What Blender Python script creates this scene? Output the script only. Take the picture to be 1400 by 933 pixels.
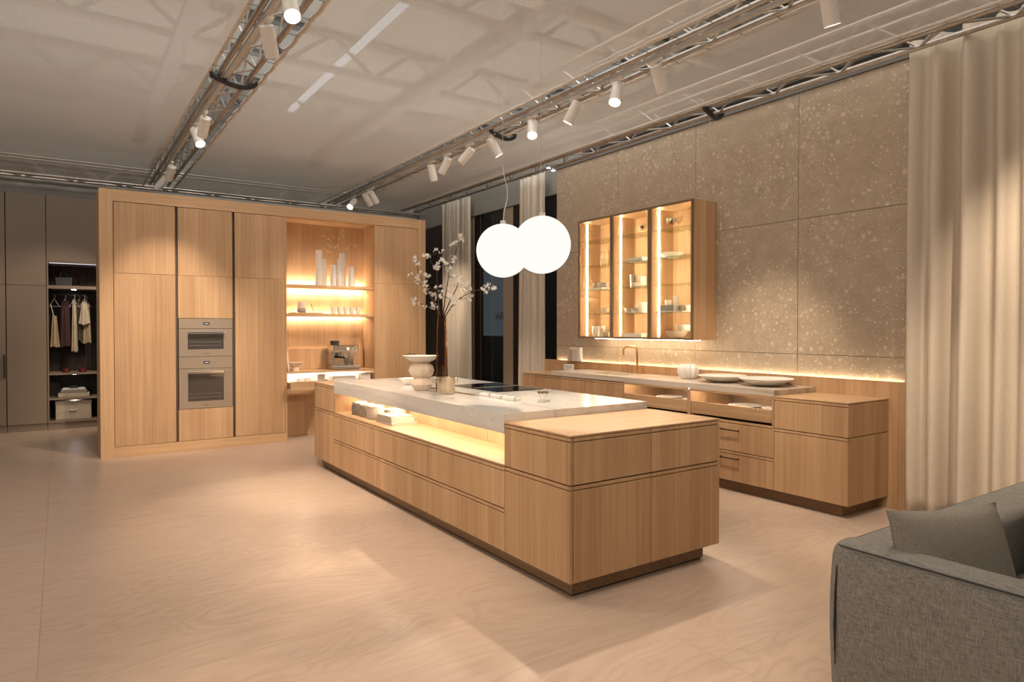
import bpy, bmesh, math, random
from mathutils import Vector, Matrix
for o in list(bpy.data.objects): bpy.data.objects.remove(o)
SC = bpy.context.scene
COL = SC.collection
rnd = random.Random(7)

# ------------------------------------------------------------ camera, world, exposure
cam_d = bpy.data.cameras.new('camera'); cam = bpy.data.objects.new('camera', cam_d); COL.objects.link(cam)
YAW = math.atan2(618, 908); PITCH = math.radians(0.8)
cam.location = (0, 0, 1.45)
cam.rotation_euler = (math.pi / 2 - PITCH, 0, -YAW)
cam_d.sensor_width = 36; cam_d.lens = 36 * 908 / 1400
cam_d.shift_y = -0.00416
cam_d.clip_end = 100
SC.camera = cam
SC.view_settings.view_transform = 'Standard'; SC.view_settings.look = 'None'
SC.view_settings.gamma = 1; SC.view_settings.use_curve_mapping = False
SC.view_settings.exposure = 0.02
W = bpy.data.worlds.new('hall_air'); SC.world = W; W.use_nodes = True
W.node_tree.nodes['Background'].inputs[0].default_value = (1.0, 0.90, 0.79, 1)
W.node_tree.nodes['Background'].inputs[1].default_value = 0.13
WARM = (1.0, 0.81, 0.62); LEDC = (1.0, 0.84, 0.62)

def area(name, loc, rot, sx, sy, power, color=WARM, parent=None):
    l = bpy.data.lights.new(name, 'AREA'); l.shape = 'RECTANGLE'; l.size = sx; l.size_y = sy
    l.energy = power; l.color = color
    o = bpy.data.objects.new(name, l); o.location = loc; o.rotation_euler = rot; COL.objects.link(o)
    if parent: o.parent = parent
    return o
# unseen area lights added in place of the hall's own lighting
area('hall_bank_fill', (-4.6, 1.0, 3.3), (math.radians(62), 0, math.radians(-84)), 6, 1.6, 150, (1, .84, .68))  # added side fill, keeps left-facing fronts brighter than the island end
area('hall_roof_light', (1.5, 2.4, 6.2), (0, 0, 0), 9, 9, 560, (1.0, .93, .85))
area('scrim_far_fill', (1.5, 5.2, 5.9), (math.radians(52), 0, 0), 8, 1.0, 210, (.95, .95, .95))  # added fill brightening the far end of the scrim
area('deck_up_fill', (6.0, 13.0, 4.5), (math.pi, 0, 0), 14, 9, 420, (1.0, .96, .9))  # added fill so deck and girders show through the scrim

# ------------------------------------------------------------ materials
def newmat(name):
    m = bpy.data.materials.new(name); m.use_nodes = True
    nt = m.node_tree; b = nt.nodes['Principled BSDF']
    return m, nt, b
def N(nt, t, **k):
    n = nt.nodes.new(t)
    for a, v in k.items():
        if a.startswith('i_'):
            n.inputs[a[2:].replace('_', ' ')].default_value = v
        else: setattr(n, a, v)
    return n
def L(nt, a, b): nt.links.new(a, b)
def plain(name, col, rough=.5, metal=0, emit=None, es=0, noise=0.0, nscale=20, bump=0, spec=None):
    m, nt, b = newmat(name)
    b.inputs['Base Color'].default_value = (*col, 1); b.inputs['Roughness'].default_value = rough
    b.inputs['Metallic'].default_value = metal
    if spec is not None: b.inputs['Specular IOR Level'].default_value = spec
    if emit: b.inputs['Emission Color'].default_value = (*emit, 1); b.inputs['Emission Strength'].default_value = es
    if noise or bump:
        tc = N(nt, 'ShaderNodeTexCoord'); no = N(nt, 'ShaderNodeTexNoise'); no.inputs['Scale'].default_value = nscale
        no.inputs['Detail'].default_value = 6
        L(nt, tc.outputs['Object'], no.inputs['Vector'])
        if noise:
            r = N(nt, 'ShaderNodeValToRGB')
            r.color_ramp.elements[0].position = .3; r.color_ramp.elements[1].position = .7
            r.color_ramp.elements[0].color = (*[c * (1 - noise) for c in col], 1)
            r.color_ramp.elements[1].color = (*[min(1, c * (1 + noise)) for c in col], 1)
            L(nt, no.outputs['Fac'], r.inputs['Fac']); L(nt, r.outputs['Color'], b.inputs['Base Color'])
        if bump:
            bp = N(nt, 'ShaderNodeBump'); bp.inputs['Strength'].default_value = bump; bp.inputs['Distance'].default_value = .002
            L(nt, no.outputs['Fac'], bp.inputs['Height']); L(nt, bp.outputs['Normal'], b.inputs['Normal'])
    return m
def glow(name, col, s):
    m = bpy.data.materials.new(name); m.use_nodes = True; nt = m.node_tree; nt.nodes.clear()
    e = N(nt, 'ShaderNodeEmission'); e.inputs[0].default_value = (*col, 1); e.inputs[1].default_value = s
    o = N(nt, 'ShaderNodeOutputMaterial'); L(nt, e.outputs[0], o.inputs[0]); return m
def math_(nt, op, a, b=None, c=None):
    n = N(nt, 'ShaderNodeMath', operation=op)
    for i, v in enumerate((a, b, c)):
        if v is None: continue
        if isinstance(v, (int, float)): n.inputs[i].default_value = v
        else: L(nt, v, n.inputs[i])
    return n.outputs[0]

def oak(name, axis='z', c0=(.405, .24, .122), c1=(.60, .39, .22), milled=False, rough=.48, strip=.085, tone=.10):
    """oak veneer, grain running along `axis`; fine streaks, wider veneer leaves, optional milled relief"""
    m, nt, b = newmat(name)
    tc = N(nt, 'ShaderNodeTexCoord'); sp = N(nt, 'ShaderNodeSeparateXYZ'); L(nt, tc.outputs['Object'], sp.inputs[0])
    oi = N(nt, 'ShaderNodeObjectInfo'); X, Y, Z = sp.outputs
    along = {'x': X, 'y': Y, 'z': Z}[axis]; oth = [v for k, v in (('x', X), ('y', Y), ('z', Z)) if k != axis]
    ac = math_(nt, 'ADD', oth[0], oth[1]); off = math_(nt, 'MULTIPLY', oi.outputs['Random'], 37.0)
    ac2 = math_(nt, 'ADD', ac, off)
    def noise(sa, sl, det=4, dist=0.0):
        cv = N(nt, 'ShaderNodeCombineXYZ')
        L(nt, math_(nt, 'MULTIPLY', ac2, sa), cv.inputs[0]); L(nt, math_(nt, 'MULTIPLY', along, sl), cv.inputs[1])
        n = N(nt, 'ShaderNodeTexNoise'); n.inputs['Scale'].default_value = 1; n.inputs['Detail'].default_value = det
        n.inputs['Distortion'].default_value = dist
        L(nt, cv.outputs[0], n.inputs['Vector']); return n.outputs['Fac']
    fine = noise(170, 1.6, 3, .3); mid = noise(38, .55, 4, .6); wide = noise(7, .3, 2)
    leaf = N(nt, 'ShaderNodeTexWhiteNoise', noise_dimensions='1D')
    L(nt, math_(nt, 'FLOOR', math_(nt, 'MULTIPLY', ac2, 1 / strip)), leaf.inputs['W'])
    f = math_(nt, 'ADD', math_(nt, 'MULTIPLY', fine, .50), math_(nt, 'MULTIPLY', mid, .50))
    f = math_(nt, 'ADD', f, math_(nt, 'MULTIPLY', math_(nt, 'SUBTRACT', wide, .5), .35))
    f = math_(nt, 'ADD', f, math_(nt, 'MULTIPLY', math_(nt, 'SUBTRACT', leaf.outputs['Value'], .5), tone * 2))
    f = math_(nt, 'ADD', f, math_(nt, 'MULTIPLY', math_(nt, 'SUBTRACT', oi.outputs['Random'], .5), .10))
    r = N(nt, 'ShaderNodeValToRGB'); r.color_ramp.elements[0].position = .28; r.color_ramp.elements[1].position = .72
    r.color_ramp.elements[0].color = (*c0, 1); r.color_ramp.elements[1].color = (*c1, 1)
    L(nt, f, r.inputs['Fac']); L(nt, r.outputs['Color'], b.inputs['Base Color'])
    b.inputs['Roughness'].default_value = rough; b.inputs['Specular IOR Level'].default_value = .35
    h = math_(nt, 'MULTIPLY', fine, .25)
    if milled:
        def groove(v, per):
            fr = math_(nt, 'FRACT', math_(nt, 'MULTIPLY', v, 1 / per))
            return math_(nt, 'SMOOTH_MIN', math_(nt, 'MULTIPLY', math_(nt, 'ABSOLUTE', math_(nt, 'SUBTRACT', fr, .5)), 5.0), 1.0, .3)
        g = math_(nt, 'MULTIPLY', groove(ac, .021), groove(Z, .021))
        mask = N(nt, 'ShaderNodeMapRange', interpolation_type='SMOOTHSTEP')
        mask.inputs['From Min'].default_value = .38; mask.inputs['From Max'].default_value = .62
        n2 = noise(2.2, 2.2, 1); L(nt, n2, mask.inputs['Value'])
        inv = math_(nt, 'SUBTRACT', 1.0, g)
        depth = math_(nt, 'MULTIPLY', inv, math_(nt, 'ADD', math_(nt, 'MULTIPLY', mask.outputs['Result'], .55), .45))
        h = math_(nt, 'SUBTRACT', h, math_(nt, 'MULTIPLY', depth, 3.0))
        mx = N(nt, 'ShaderNodeMixRGB', blend_type='MULTIPLY'); mx.inputs[2].default_value = (.58, .50, .42, 1)  # groove shade painted into the oak colour
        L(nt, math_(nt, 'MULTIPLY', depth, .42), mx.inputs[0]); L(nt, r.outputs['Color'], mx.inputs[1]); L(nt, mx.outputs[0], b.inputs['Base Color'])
    bp = N(nt, 'ShaderNodeBump'); bp.inputs['Strength'].default_value = .5; bp.inputs['Distance'].default_value = .0012
    L(nt, h, bp.inputs['Height']); L(nt, bp.outputs['Normal'], b.inputs['Normal'])
    return m
M = {}
M['oak'] = oak('oak_upright_grain'); M['oakx'] = oak('oak_grain_across', 'x'); M['oaky'] = oak('oak_grain_lengthwise', 'y')
M['milled'] = oak('oak_milled_relief', milled=True, strip=.13)
M['oakin'] = oak('oak_interior', c0=(.40, .245, .13), c1=(.55, .36, .20))
M['reveal'] = plain('dark_reveal', (.055, .034, .02), .7)
M['stilebrown'] = plain('bronze_stile', (.10, .065, .04), .5)
M['cabframe'] = plain('bronzed_frame', (.23, .15, .09), .42, .3)
M['edge'] = plain('pale_edge', (.62, .42, .25), .5)

def marble(name, light, vein, dark, scale=1.0, rough=.16):
    m, nt, b = newmat(name)
    tc = N(nt, 'ShaderNodeTexCoord'); mp = N(nt, 'ShaderNodeMapping'); mp.inputs['Scale'].default_value = (11 * scale, .8 * scale, 14 * scale)
    L(nt, tc.outputs['Object'], mp.inputs[0])
    n = N(nt, 'ShaderNodeTexNoise'); n.inputs['Scale'].default_value = 1; n.inputs['Detail'].default_value = 8; n.inputs['Distortion'].default_value = .6
    L(nt, mp.outputs[0], n.inputs['Vector'])
    r = N(nt, 'ShaderNodeValToRGB'); e = r.color_ramp.elements
    e[0].position = .32; e[0].color = (*dark, 1); e[1].position = .60; e[1].color = (*light, 1)
    k = e.new(.42); k.color = (*vein, 1); k = e.new(.5); k.color = (*light, 1)
    L(nt, n.outputs['Fac'], r.inputs['Fac'])
    # rare dark vein lines
    mp2 = N(nt, 'ShaderNodeMapping'); mp2.inputs['Scale'].default_value = (2.2, .9, 5.0); L(nt, tc.outputs['Object'], mp2.inputs[0])
    n2 = N(nt, 'ShaderNodeTexNoise'); n2.inputs['Scale'].default_value = 1.3; n2.inputs['Detail'].default_value = 5; L(nt, mp2.outputs[0], n2.inputs['Vector'])
    v = math_(nt, 'LESS_THAN', math_(nt, 'ABSOLUTE', math_(nt, 'SUBTRACT', n2.outputs['Fac'], .415)), .004)
    mx = N(nt, 'ShaderNodeMixRGB'); L(nt, math_(nt, 'MULTIPLY', v, .28), mx.inputs[0]); L(nt, r.outputs[0], mx.inputs[1]); mx.inputs[2].default_value = (*[c * .45 for c in dark], 1)
    L(nt, mx.outputs[0], b.inputs['Base Color']); b.inputs['Roughness'].default_value = rough
    return m
M['marble'] = marble('island_marble', (.68, .65, .61), (.63, .59, .545), (.57, .53, .49))
M['marble2'] = marble('counter_travertine', (.62, .54, .45), (.52, .44, .35), (.42, .34, .26), 1.0, .3)

def floor_mat():
    m, nt, b = newmat('floor_ply')
    tc = N(nt, 'ShaderNodeTexCoord'); oi = N(nt, 'ShaderNodeObjectInfo')
    mp = N(nt, 'ShaderNodeMapping'); mp.inputs['Scale'].default_value = (.75, 2.1, 1)
    cv = N(nt, 'ShaderNodeCombineXYZ'); L(nt, math_(nt, 'MULTIPLY', oi.outputs['Random'], 50), cv.inputs[0]); L(nt, math_(nt, 'MULTIPLY', oi.outputs['Random'], 17), cv.inputs[1])
    L(nt, cv.outputs[0], mp.inputs['Location']); L(nt, tc.outputs['Object'], mp.inputs[0])
    n = N(nt, 'ShaderNodeTexNoise'); n.inputs['Scale'].default_value = .9; n.inputs['Detail'].default_value = 2.5; n.inputs['Distortion'].default_value = 1.6; n.inputs['Roughness'].default_value = .45
    L(nt, mp.outputs[0], n.inputs['Vector'])
    s = math_(nt, 'SINE', math_(nt, 'MULTIPLY', n.outputs['Fac'], 85))
    s = math_(nt, 'POWER', math_(nt, 'ADD', math_(nt, 'MULTIPLY', s, .5), .5), 2.0)
    mp2 = N(nt, 'ShaderNodeMapping'); mp2.inputs['Scale'].default_value = (3.5, 26, 1); L(nt, tc.outputs['Object'], mp2.inputs[0])
    n2 = N(nt, 'ShaderNodeTexNoise'); n2.inputs['Scale'].default_value = 1; n2.inputs['Detail'].default_value = 6; L(nt, mp2.outputs[0], n2.inputs['Vector'])
    n3 = N(nt, 'ShaderNodeTexNoise'); n3.inputs['Scale'].default_value = 1.2; n3.inputs['Detail'].default_value = 2; L(nt, mp.outputs[0], n3.inputs['Vector'])
    amp = math_(nt, 'MULTIPLY', s, math_(nt, 'ADD', -.08, math_(nt, 'MULTIPLY', n3.outputs['Fac'], .50)))
    f = math_(nt, 'ADD', math_(nt, 'ADD', .25, math_(nt, 'MULTIPLY', n2.outputs['Fac'], .45)), amp)
    f = math_(nt, 'ADD', f, math_(nt, 'MULTIPLY', oi.outputs['Random'], .10))
    r = N(nt, 'ShaderNodeValToRGB'); e = r.color_ramp.elements
    e[0].position = .25; e[0].color = (.60, .462, .362, 1); e[1].position = .95; e[1].color = (.44, .318, .235, 1)
    L(nt, f, r.inputs['Fac']); L(nt, r.outputs[0], b.inputs['Base Color'])
    b.inputs['Roughness'].default_value = .30
    b.inputs['Specular IOR Level'].default_value = .4
    rr = math_(nt, 'ADD', .26, math_(nt, 'MULTIPLY', n2.outputs['Fac'], .14)); L(nt, rr, b.inputs['Roughness'])
    bp = N(nt, 'ShaderNodeBump'); bp.inputs['Strength'].default_value = .12; bp.inputs['Distance'].default_value = .001
    L(nt, n2.outputs['Fac'], bp.inputs['Height']); L(nt, bp.outputs[0], b.inputs['Normal'])
    return m
M['floor'] = floor_mat()

def terrazzo():
    m, nt, b = newmat('conglomerate_stone')
    tc = N(nt, 'ShaderNodeTexCoord'); oi = N(nt, 'ShaderNodeObjectInfo')
    ad = N(nt, 'ShaderNodeVectorMath', operation='ADD'); cv = N(nt, 'ShaderNodeCombineXYZ')
    L(nt, math_(nt, 'MULTIPLY', oi.outputs['Random'], 31), cv.inputs[1]); L(nt, tc.outputs['Object'], ad.inputs[0]); L(nt, cv.outputs[0], ad.inputs[1])
    P = ad.outputs[0]
    def vor(scale, thr_lo, thr_hi):
        w = N(nt, 'ShaderNodeTexNoise'); w.inputs['Scale'].default_value = scale * 1.1; w.inputs['Detail'].default_value = 3; L(nt, P, w.inputs['Vector'])
        mixv = N(nt, 'ShaderNodeVectorMath', operation='MULTIPLY_ADD'); L(nt, w.outputs['Color'], mixv.inputs[0]); mixv.inputs[1].default_value = (.35 / scale,) * 3; L(nt, P, mixv.inputs[2])
        v = N(nt, 'ShaderNodeTexVoronoi', feature='F1', distance='MANHATTAN' if scale > 30 else 'EUCLIDEAN'); v.inputs['Scale'].default_value = scale; L(nt, mixv.outputs[0], v.inputs['Vector'])
        cs = N(nt, 'ShaderNodeSeparateXYZ'); L(nt, v.outputs['Color'], cs.inputs[0])
        near = math_(nt, 'LESS_THAN', v.outputs['Distance'], math_(nt, 'MULTIPLY', cs.outputs[1], .50))
        return near, cs
    zn = N(nt, 'ShaderNodeTexNoise'); zn.inputs['Scale'].default_value = 1.6; zn.inputs['Detail'].default_value = 3; L(nt, P, zn.inputs['Vector'])
    base = N(nt, 'ShaderNodeValToRGB'); e = base.color_ramp.elements; e[0].position = .3; e[0].color = (.36, .285, .20, 1); e[1].position = .7; e[1].color = (.46, .37, .265, 1)
    bn = N(nt, 'ShaderNodeTexNoise'); bn.inputs['Scale'].default_value = 6; bn.inputs['Detail'].default_value = 10; bn.inputs['Roughness'].default_value = .7; L(nt, P, bn.inputs['Vector']); L(nt, bn.outputs['Fac'], base.inputs['Fac'])
    col = base.outputs[0]
    for sc, dens, c in ((80, .30, (.62, .53, .42)), (42, .38, (.68, .59, .47)), (22, .50, (.60, .50, .39))):
        near, cs = vor(sc, 0, 0)
        dn = math_(nt, 'MULTIPLY', near, math_(nt, 'GREATER_THAN', math_(nt, 'ADD', math_(nt, 'MULTIPLY', cs.outputs[0], .55), math_(nt, 'MULTIPLY', zn.outputs['Fac'], 1.15)), .74 + dens * .24))
        mx = N(nt, 'ShaderNodeMixRGB'); L(nt, math_(nt, 'MULTIPLY', dn, math_(nt, 'ADD', .45, math_(nt, 'MULTIPLY', cs.outputs[2], .55))), mx.inputs[0]); L(nt, col, mx.inputs[1]); mx.inputs[2].default_value = (*c, 1); col = mx.outputs[0]
    near, cs = vor(14, 0, 0)
    dn = math_(nt, 'MULTIPLY', math_(nt, 'MULTIPLY', near, math_(nt, 'LESS_THAN', cs.outputs[1], .6)), math_(nt, 'GREATER_THAN', cs.outputs[0], .93))
    mx = N(nt, 'ShaderNodeMixRGB'); L(nt, dn, mx.inputs[0]); L(nt, col, mx.inputs[1]); mx.inputs[2].default_value = (.08, .045, .025, 1)
    L(nt, mx.outputs[0], b.inputs['Base Color']); b.inputs['Roughness'].default_value = .5
    bp = N(nt, 'ShaderNodeBump'); bp.inputs['Strength'].default_value = .25; bp.inputs['Distance'].default_value = .002
    L(nt, bn.outputs['Fac'], bp.inputs['Height']); L(nt, bp.outputs[0], b.inputs['Normal'])
    return m
M['stone'] = terrazzo()

def cloth(name, col, var=.15, scale=260, rough=.9, transl=0.0, bump=.4):
    m, nt, b = newmat(name)
    tc = N(nt, 'ShaderNodeTexCoord')
    hs = []
    for s in ((scale, scale * .08, scale), (scale, scale, scale * .08)):
        mp = N(nt, 'ShaderNodeMapping'); mp.inputs['Scale'].default_value = s; L(nt, tc.outputs['Object'], mp.inputs[0])
        n = N(nt, 'ShaderNodeTexNoise'); n.inputs['Scale'].default_value = 1; n.inputs['Detail'].default_value = 2; L(nt, mp.outputs[0], n.inputs['Vector']); hs.append(n.outputs['Fac'])
    f = math_(nt, 'MULTIPLY', math_(nt, 'ADD', hs[0], hs[1]), .5)
    r = N(nt, 'ShaderNodeValToRGB'); e = r.color_ramp.elements; e[0].position = .35; e[1].position = .65
    e[0].color = (*[c * (1 - var) for c in col], 1); e[1].color = (*[min(1, c * (1 + var)) for c in col], 1)
    L(nt, f, r.inputs['Fac']); L(nt, r.outputs[0], b.inputs['Base Color']); b.inputs['Roughness'].default_value = rough
    b.inputs['Specular IOR Level'].default_value = .15
    bp = N(nt, 'ShaderNodeBump'); bp.inputs['Strength'].default_value = bump; bp.inputs['Distance'].default_value = .001
    L(nt, f, bp.inputs['Height']); L(nt, bp.outputs[0], b.inputs['Normal'])
    if transl:
        t = N(nt, 'ShaderNodeBsdfTranslucent'); L(nt, r.outputs[0], t.inputs[0])
        mx = N(nt, 'ShaderNodeMixShader'); mx.inputs[0].default_value = transl
        L(nt, b.outputs[0], mx.inputs[1]); L(nt, t.outputs[0], mx.inputs[2]); L(nt, mx.outputs[0], nt.nodes['Material Output'].inputs[0])
    return m
M['linen'] = cloth('curtain_linen', (.66, .57, .46), .07, 300, transl=.15)
M['sheer'] = cloth('sheer_curtain', (.66, .58, .47), .06, 200, transl=.2)
M['sofa'] = cloth('heather_grey_upholstery', (.25, .237, .212), .38, 330, bump=.7)
M['cushion'] = cloth('taupe_cushion', (.285, .255, .215), .26, 330, bump=.6)

def scrim():
    m, nt, b = newmat('ceiling_scrim')
    tc = N(nt, 'ShaderNodeTexCoord'); n = N(nt, 'ShaderNodeTexNoise'); n.inputs['Scale'].default_value = 180; n.inputs['Detail'].default_value = 2; L(nt, tc.outputs['Object'], n.inputs['Vector'])
    r = N(nt, 'ShaderNodeValToRGB'); e = r.color_ramp.elements; e[0].position = .35; e[1].position = .65; e[0].color = (.46, .42, .37, 1); e[1].color = (.56, .515, .46, 1)
    L(nt, n.outputs['Fac'], r.inputs['Fac']); L(nt, r.outputs[0], b.inputs['Base Color']); b.inputs['Roughness'].default_value = .9; b.inputs['Specular IOR Level'].default_value = .1
    t = N(nt, 'ShaderNodeBsdfTranslucent'); L(nt, r.outputs[0], t.inputs[0])
    a = N(nt, 'ShaderNodeMixShader'); a.inputs[0].default_value = .22; L(nt, b.outputs[0], a.inputs[1]); L(nt, t.outputs[0], a.inputs[2])
    tr = N(nt, 'ShaderNodeBsdfTransparent'); mx = N(nt, 'ShaderNodeMixShader'); mx.inputs[0].default_value = .30
    L(nt, a.outputs[0], mx.inputs[1]); L(nt, tr.outputs[0], mx.inputs[2]); L(nt, mx.outputs[0], nt.nodes['Material Output'].inputs[0])
    return m
M['scrim'] = scrim()
def glass(name, tint=(1, 1, 1), refl=.12, rough=.02):
    m = bpy.data.materials.new(name); m.use_nodes = True; nt = m.node_tree; nt.nodes.clear()
    t = N(nt, 'ShaderNodeBsdfTransparent'); t.inputs[0].default_value = (*tint, 1)
    g = N(nt, 'ShaderNodeBsdfGlossy'); g.inputs['Roughness'].default_value = rough
    f = N(nt, 'ShaderNodeLayerWeight'); f.inputs[0].default_value = .25
    mm = math_(nt, 'ADD', math_(nt, 'MULTIPLY', f.outputs['Fresnel'], .28), refl * .12)
    mx = N(nt, 'ShaderNodeMixShader'); L(nt, mm, mx.inputs[0]); L(nt, t.outputs[0], mx.inputs[1]); L(nt, g.outputs[0], mx.inputs[2])
    o = N(nt, 'ShaderNodeOutputMaterial'); L(nt, mx.outputs[0], o.inputs[0]); return m
M['glass'] = glass('clear_glass', (.96, .97, .95)); M['glassedge'] = glass('shelf_glass', (.93, .95, .90), .1)
M['amber'] = glass('amber_glass', (.66, .46, .25), .5, .06); M['winglass'] = glass('window_glass', (.72, .76, .80), .08)
M['steel'] = plain('brushed_steel', (.62, .60, .57), .28, 1); M['chrome'] = plain('chrome', (.80, .78, .75), .12, 1)
M['brass'] = plain('brushed_brass', (.62, .42, .20), .28, 1); M['gold'] = plain('pale_gold_metal', (.60, .50, .36), .33, 1, noise=.08, nscale=30)
M['white'] = plain('white_ceramic', (.80, .76, .70), .35); M['offwhite'] = plain('matt_white_ceramic', (.74, .68, .60), .75, noise=.04, nscale=40, bump=.2)
M['greyc'] = plain('grey_ceramic', (.36, .33, .29), .5, noise=.1); M['alab'] = plain('veined_alabaster', (.70, .56, .44), .3, noise=.16, nscale=7)
M['black'] = plain('black_metal', (.018, .018, .018), .45); M['bglass'] = plain('black_glass', (.008, .008, .009), .04)
M['truss'] = plain('truss_aluminium', (.42, .38, .34), .42, .85, noise=.12, nscale=15); M['hem'] = plain('scrim_hem', (.58, .52, .45), .7)
M['lampw'] = plain('lamp_white_paint', (.74, .69, .63), .45); M['taupe'] = plain('wardrobe_lacquer', (.24, .18, .13), .42, noise=.03, nscale=3)
M['wdark'] = oak('smoked_oak', c0=(.012, .009, .008), c1=(.04, .028, .022)); M['ovenface'] = plain('graphite_grey_glass', (.36, .29, .225), .22, .35)
M['ovenwin'] = plain('oven_window', (.06, .052, .045), .06, 0, spec=.9); M['greywall'] = plain('grey_paint', (.26, .25, .22), .7, noise=.03, nscale=2)
M['darkwall'] = plain('dark_brown_panel', (.028, .020, .013), .6); M['bronze'] = plain('bronze_frame', (.028, .017, .012), .4, .2)
M['beige'] = plain('beige_post', (.36, .285, .20), .5); M['lens'] = glow('spot_lens', (1, .90, .76), 14)
M['led'] = glow('led_warm', LEDC, 95); M['ledcab'] = glow('led_cabinet', (1, .80, .54), 130); M['ledcool'] = glow('led_cool', (1, .85, .70), 60)
M['ledlow'] = glow('led_ledge', LEDC, 80); M['lednic'] = glow('led_island', (1, .83, .60), 60)
M['globe'] = glow('opal_globe', (1, .955, .90), 1.02); M['wood_twig'] = plain('twig_bark', (.085, .05, .028), .8); M['petal'] = plain('white_petal', (.82, .78, .72), .6)
M['dried'] = plain('dried_twig', (.66, .47, .29), .8); M['paper'] = plain('book_paper', (.76, .71, .62), .8); M['cover'] = plain('book_cover', (.66, .61, .53), .55)
M['deck'] = plain('steel_deck', (.40, .38, .34), .6); M['girder'] = plain('girder_paint', (.16, .15, .14), .6); M['stoned'] = plain('speckled_jar', (.42, .38, .31), .6, noise=.3, nscale=60)
M['maroon'] = plain('maroon_wool', (.045, .017, .017), .9); M['olive'] = plain('olive_cloth', (.07, .055, .03), .9); M['cream'] = plain('cream_cloth', (.52, .43, .33), .85, noise=.1, nscale=20)
M['lacec'] = plain('beige_lace', (.36, .28, .18), .85, noise=.35, nscale=60); M['red'] = plain('dark_red_leather', (.12, .015, .015), .3); M['bag'] = plain('black_leather', (.012, .012, .010), .55)
M['poster'] = plain('poster_blue_grey', (.10, .105, .105), .6, emit=(.10, .110, .112), es=.9); M['ink'] = plain('sign_letters', (.012, .012, .012), .6)  # poster emission stands in for light falling on the sign panel
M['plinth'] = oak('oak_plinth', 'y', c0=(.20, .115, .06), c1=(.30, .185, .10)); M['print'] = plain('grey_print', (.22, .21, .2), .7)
M['stem'] = plain('thin_wire', (.55, .52, .48), .4); M['cord'] = plain('white_cord', (.72, .68, .62), .6); M['track'] = plain('track_white', (.52, .49, .45), .5)
M['jar'] = plain('frosted_cup', (.62, .55, .48), .35); M['blanket'] = plain('grey_blanket', (.25, .23, .19), .9, noise=.15); M['boxl'] = plain('linen_box', (.44, .37, .29), .7, noise=.1)

# ------------------------------------------------------------ mesh helpers
def box(bm, x0, x1, y0, y1, z0, z1, rot=None, c=None):
    vs = [Vector((x, y, z)) for x in (x0, x1) for y in (y0, y1) for z in (z0, z1)]
    if rot is not None:
        c = Vector(c or ((x0 + x1) / 2, (y0 + y1) / 2, (z0 + z1) / 2)); vs = [rot @ (v - c) + c for v in vs]
    v = [bm.verts.new(p) for p in vs]
    for f in ((0, 1, 3, 2), (4, 6, 7, 5), (0, 4, 5, 1), (2, 3, 7, 6), (0, 2, 6, 4), (1, 5, 7, 3)): bm.faces.new([v[i] for i in f])
def tube(bm, pts, r, n=8, caps=True):
    pts = [Vector(p) for p in pts]; rs = r if isinstance(r, (list, tuple)) else [r] * len(pts)
    rings = []
    for i, p in enumerate(pts):
        d = (pts[min(i + 1, len(pts) - 1)] - pts[max(i - 1, 0)]).normalized()
        a = d.orthogonal().normalized() if i == 0 else (pa - d * pa.dot(d)).normalized()
        pa = a; b = d.cross(a)
        rings.append([bm.verts.new(p + (a * math.cos(t) + b * math.sin(t)) * rs[i]) for t in [2 * math.pi * k / n for k in range(n)]])
    for A, B in zip(rings, rings[1:]):
        for k in range(n): bm.faces.new((A[k], A[(k + 1) % n], B[(k + 1) % n], B[k]))
    if caps: bm.faces.new(rings[0][::-1]); bm.faces.new(rings[-1])
def lathe(bm, prof, c=(0, 0, 0), n=24, fn=None, mat=None):
    """prof: (r, z); fn(angle, r, z) -> r modifies the radius"""
    c = Vector(c); rings = []
    for r, z in prof:
        if r <= 1e-6: rings.append([bm.verts.new(c + Vector((0, 0, z)))]); continue
        rg = []
        for k in range(n):
            t = 2 * math.pi * k / n; q = fn(t, r, z) if fn else r
            rg.append(bm.verts.new(c + Vector((q * math.cos(t), q * math.sin(t), z))))
        rings.append(rg)
    for A, B in zip(rings, rings[1:]):
        for k in range(n):
            a, b = A[k % len(A)], A[(k + 1) % len(A)]; d, e = B[k % len(B)], B[(k + 1) % len(B)]
            fs = [a, b, e, d]; u = []
            for v in fs:
                if v not in u: u.append(v)
            if len(u) >= 3:
                try: bm.faces.new(u)
                except ValueError: pass
def cyl(bm, c, r, h, n=20, axis=(0, 0, 1)):
    a = Vector(axis).normalized(); tube(bm, [Vector(c), Vector(c) + a * h], r, n)
def mesh(name, bm, m, bevel=0, seg=1, smooth=False):
    if bevel: bmesh.ops.bevel(bm, geom=list(bm.edges), offset=bevel, segments=seg, affect='EDGES', profile=.6, clamp_overlap=True)
    bmesh.ops.recalc_face_normals(bm, faces=list(bm.faces))
    me = bpy.data.meshes.new(name); bm.to_mesh(me); bm.free(); me.materials.append(m)
    if smooth:
        for p in me.polygons: p.use_smooth = True
        try: me.set_sharp_from_angle(angle=math.radians(40))
        except Exception: pass
    return me
def link(name, me, parent=None, loc=None):
    o = bpy.data.objects.new(name, me); COL.objects.link(o)
    if parent is not None:
        o.parent = parent
        base = Vector((0, 0, 0)); p = parent
        while p is not None and p.parent is not None: p = p.parent
        if parent.parent is None: o.location = -Vector(parent.location)
    if loc is not None: o.location = loc
    return o
def part(name, bm, m, parent=None, bevel=0, seg=1, smooth=False, label=None):
    o = link(name, mesh(name, bm, m, bevel, seg, smooth), parent)
    if label: o['label'] = label
    return o
def pbox(name, b, m, parent=None, bevel=.0012, label=None, seg=1):
    bm = bmesh.new(); box(bm, *b); return part(name, bm, m, parent, bevel, seg, label=label)
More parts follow.
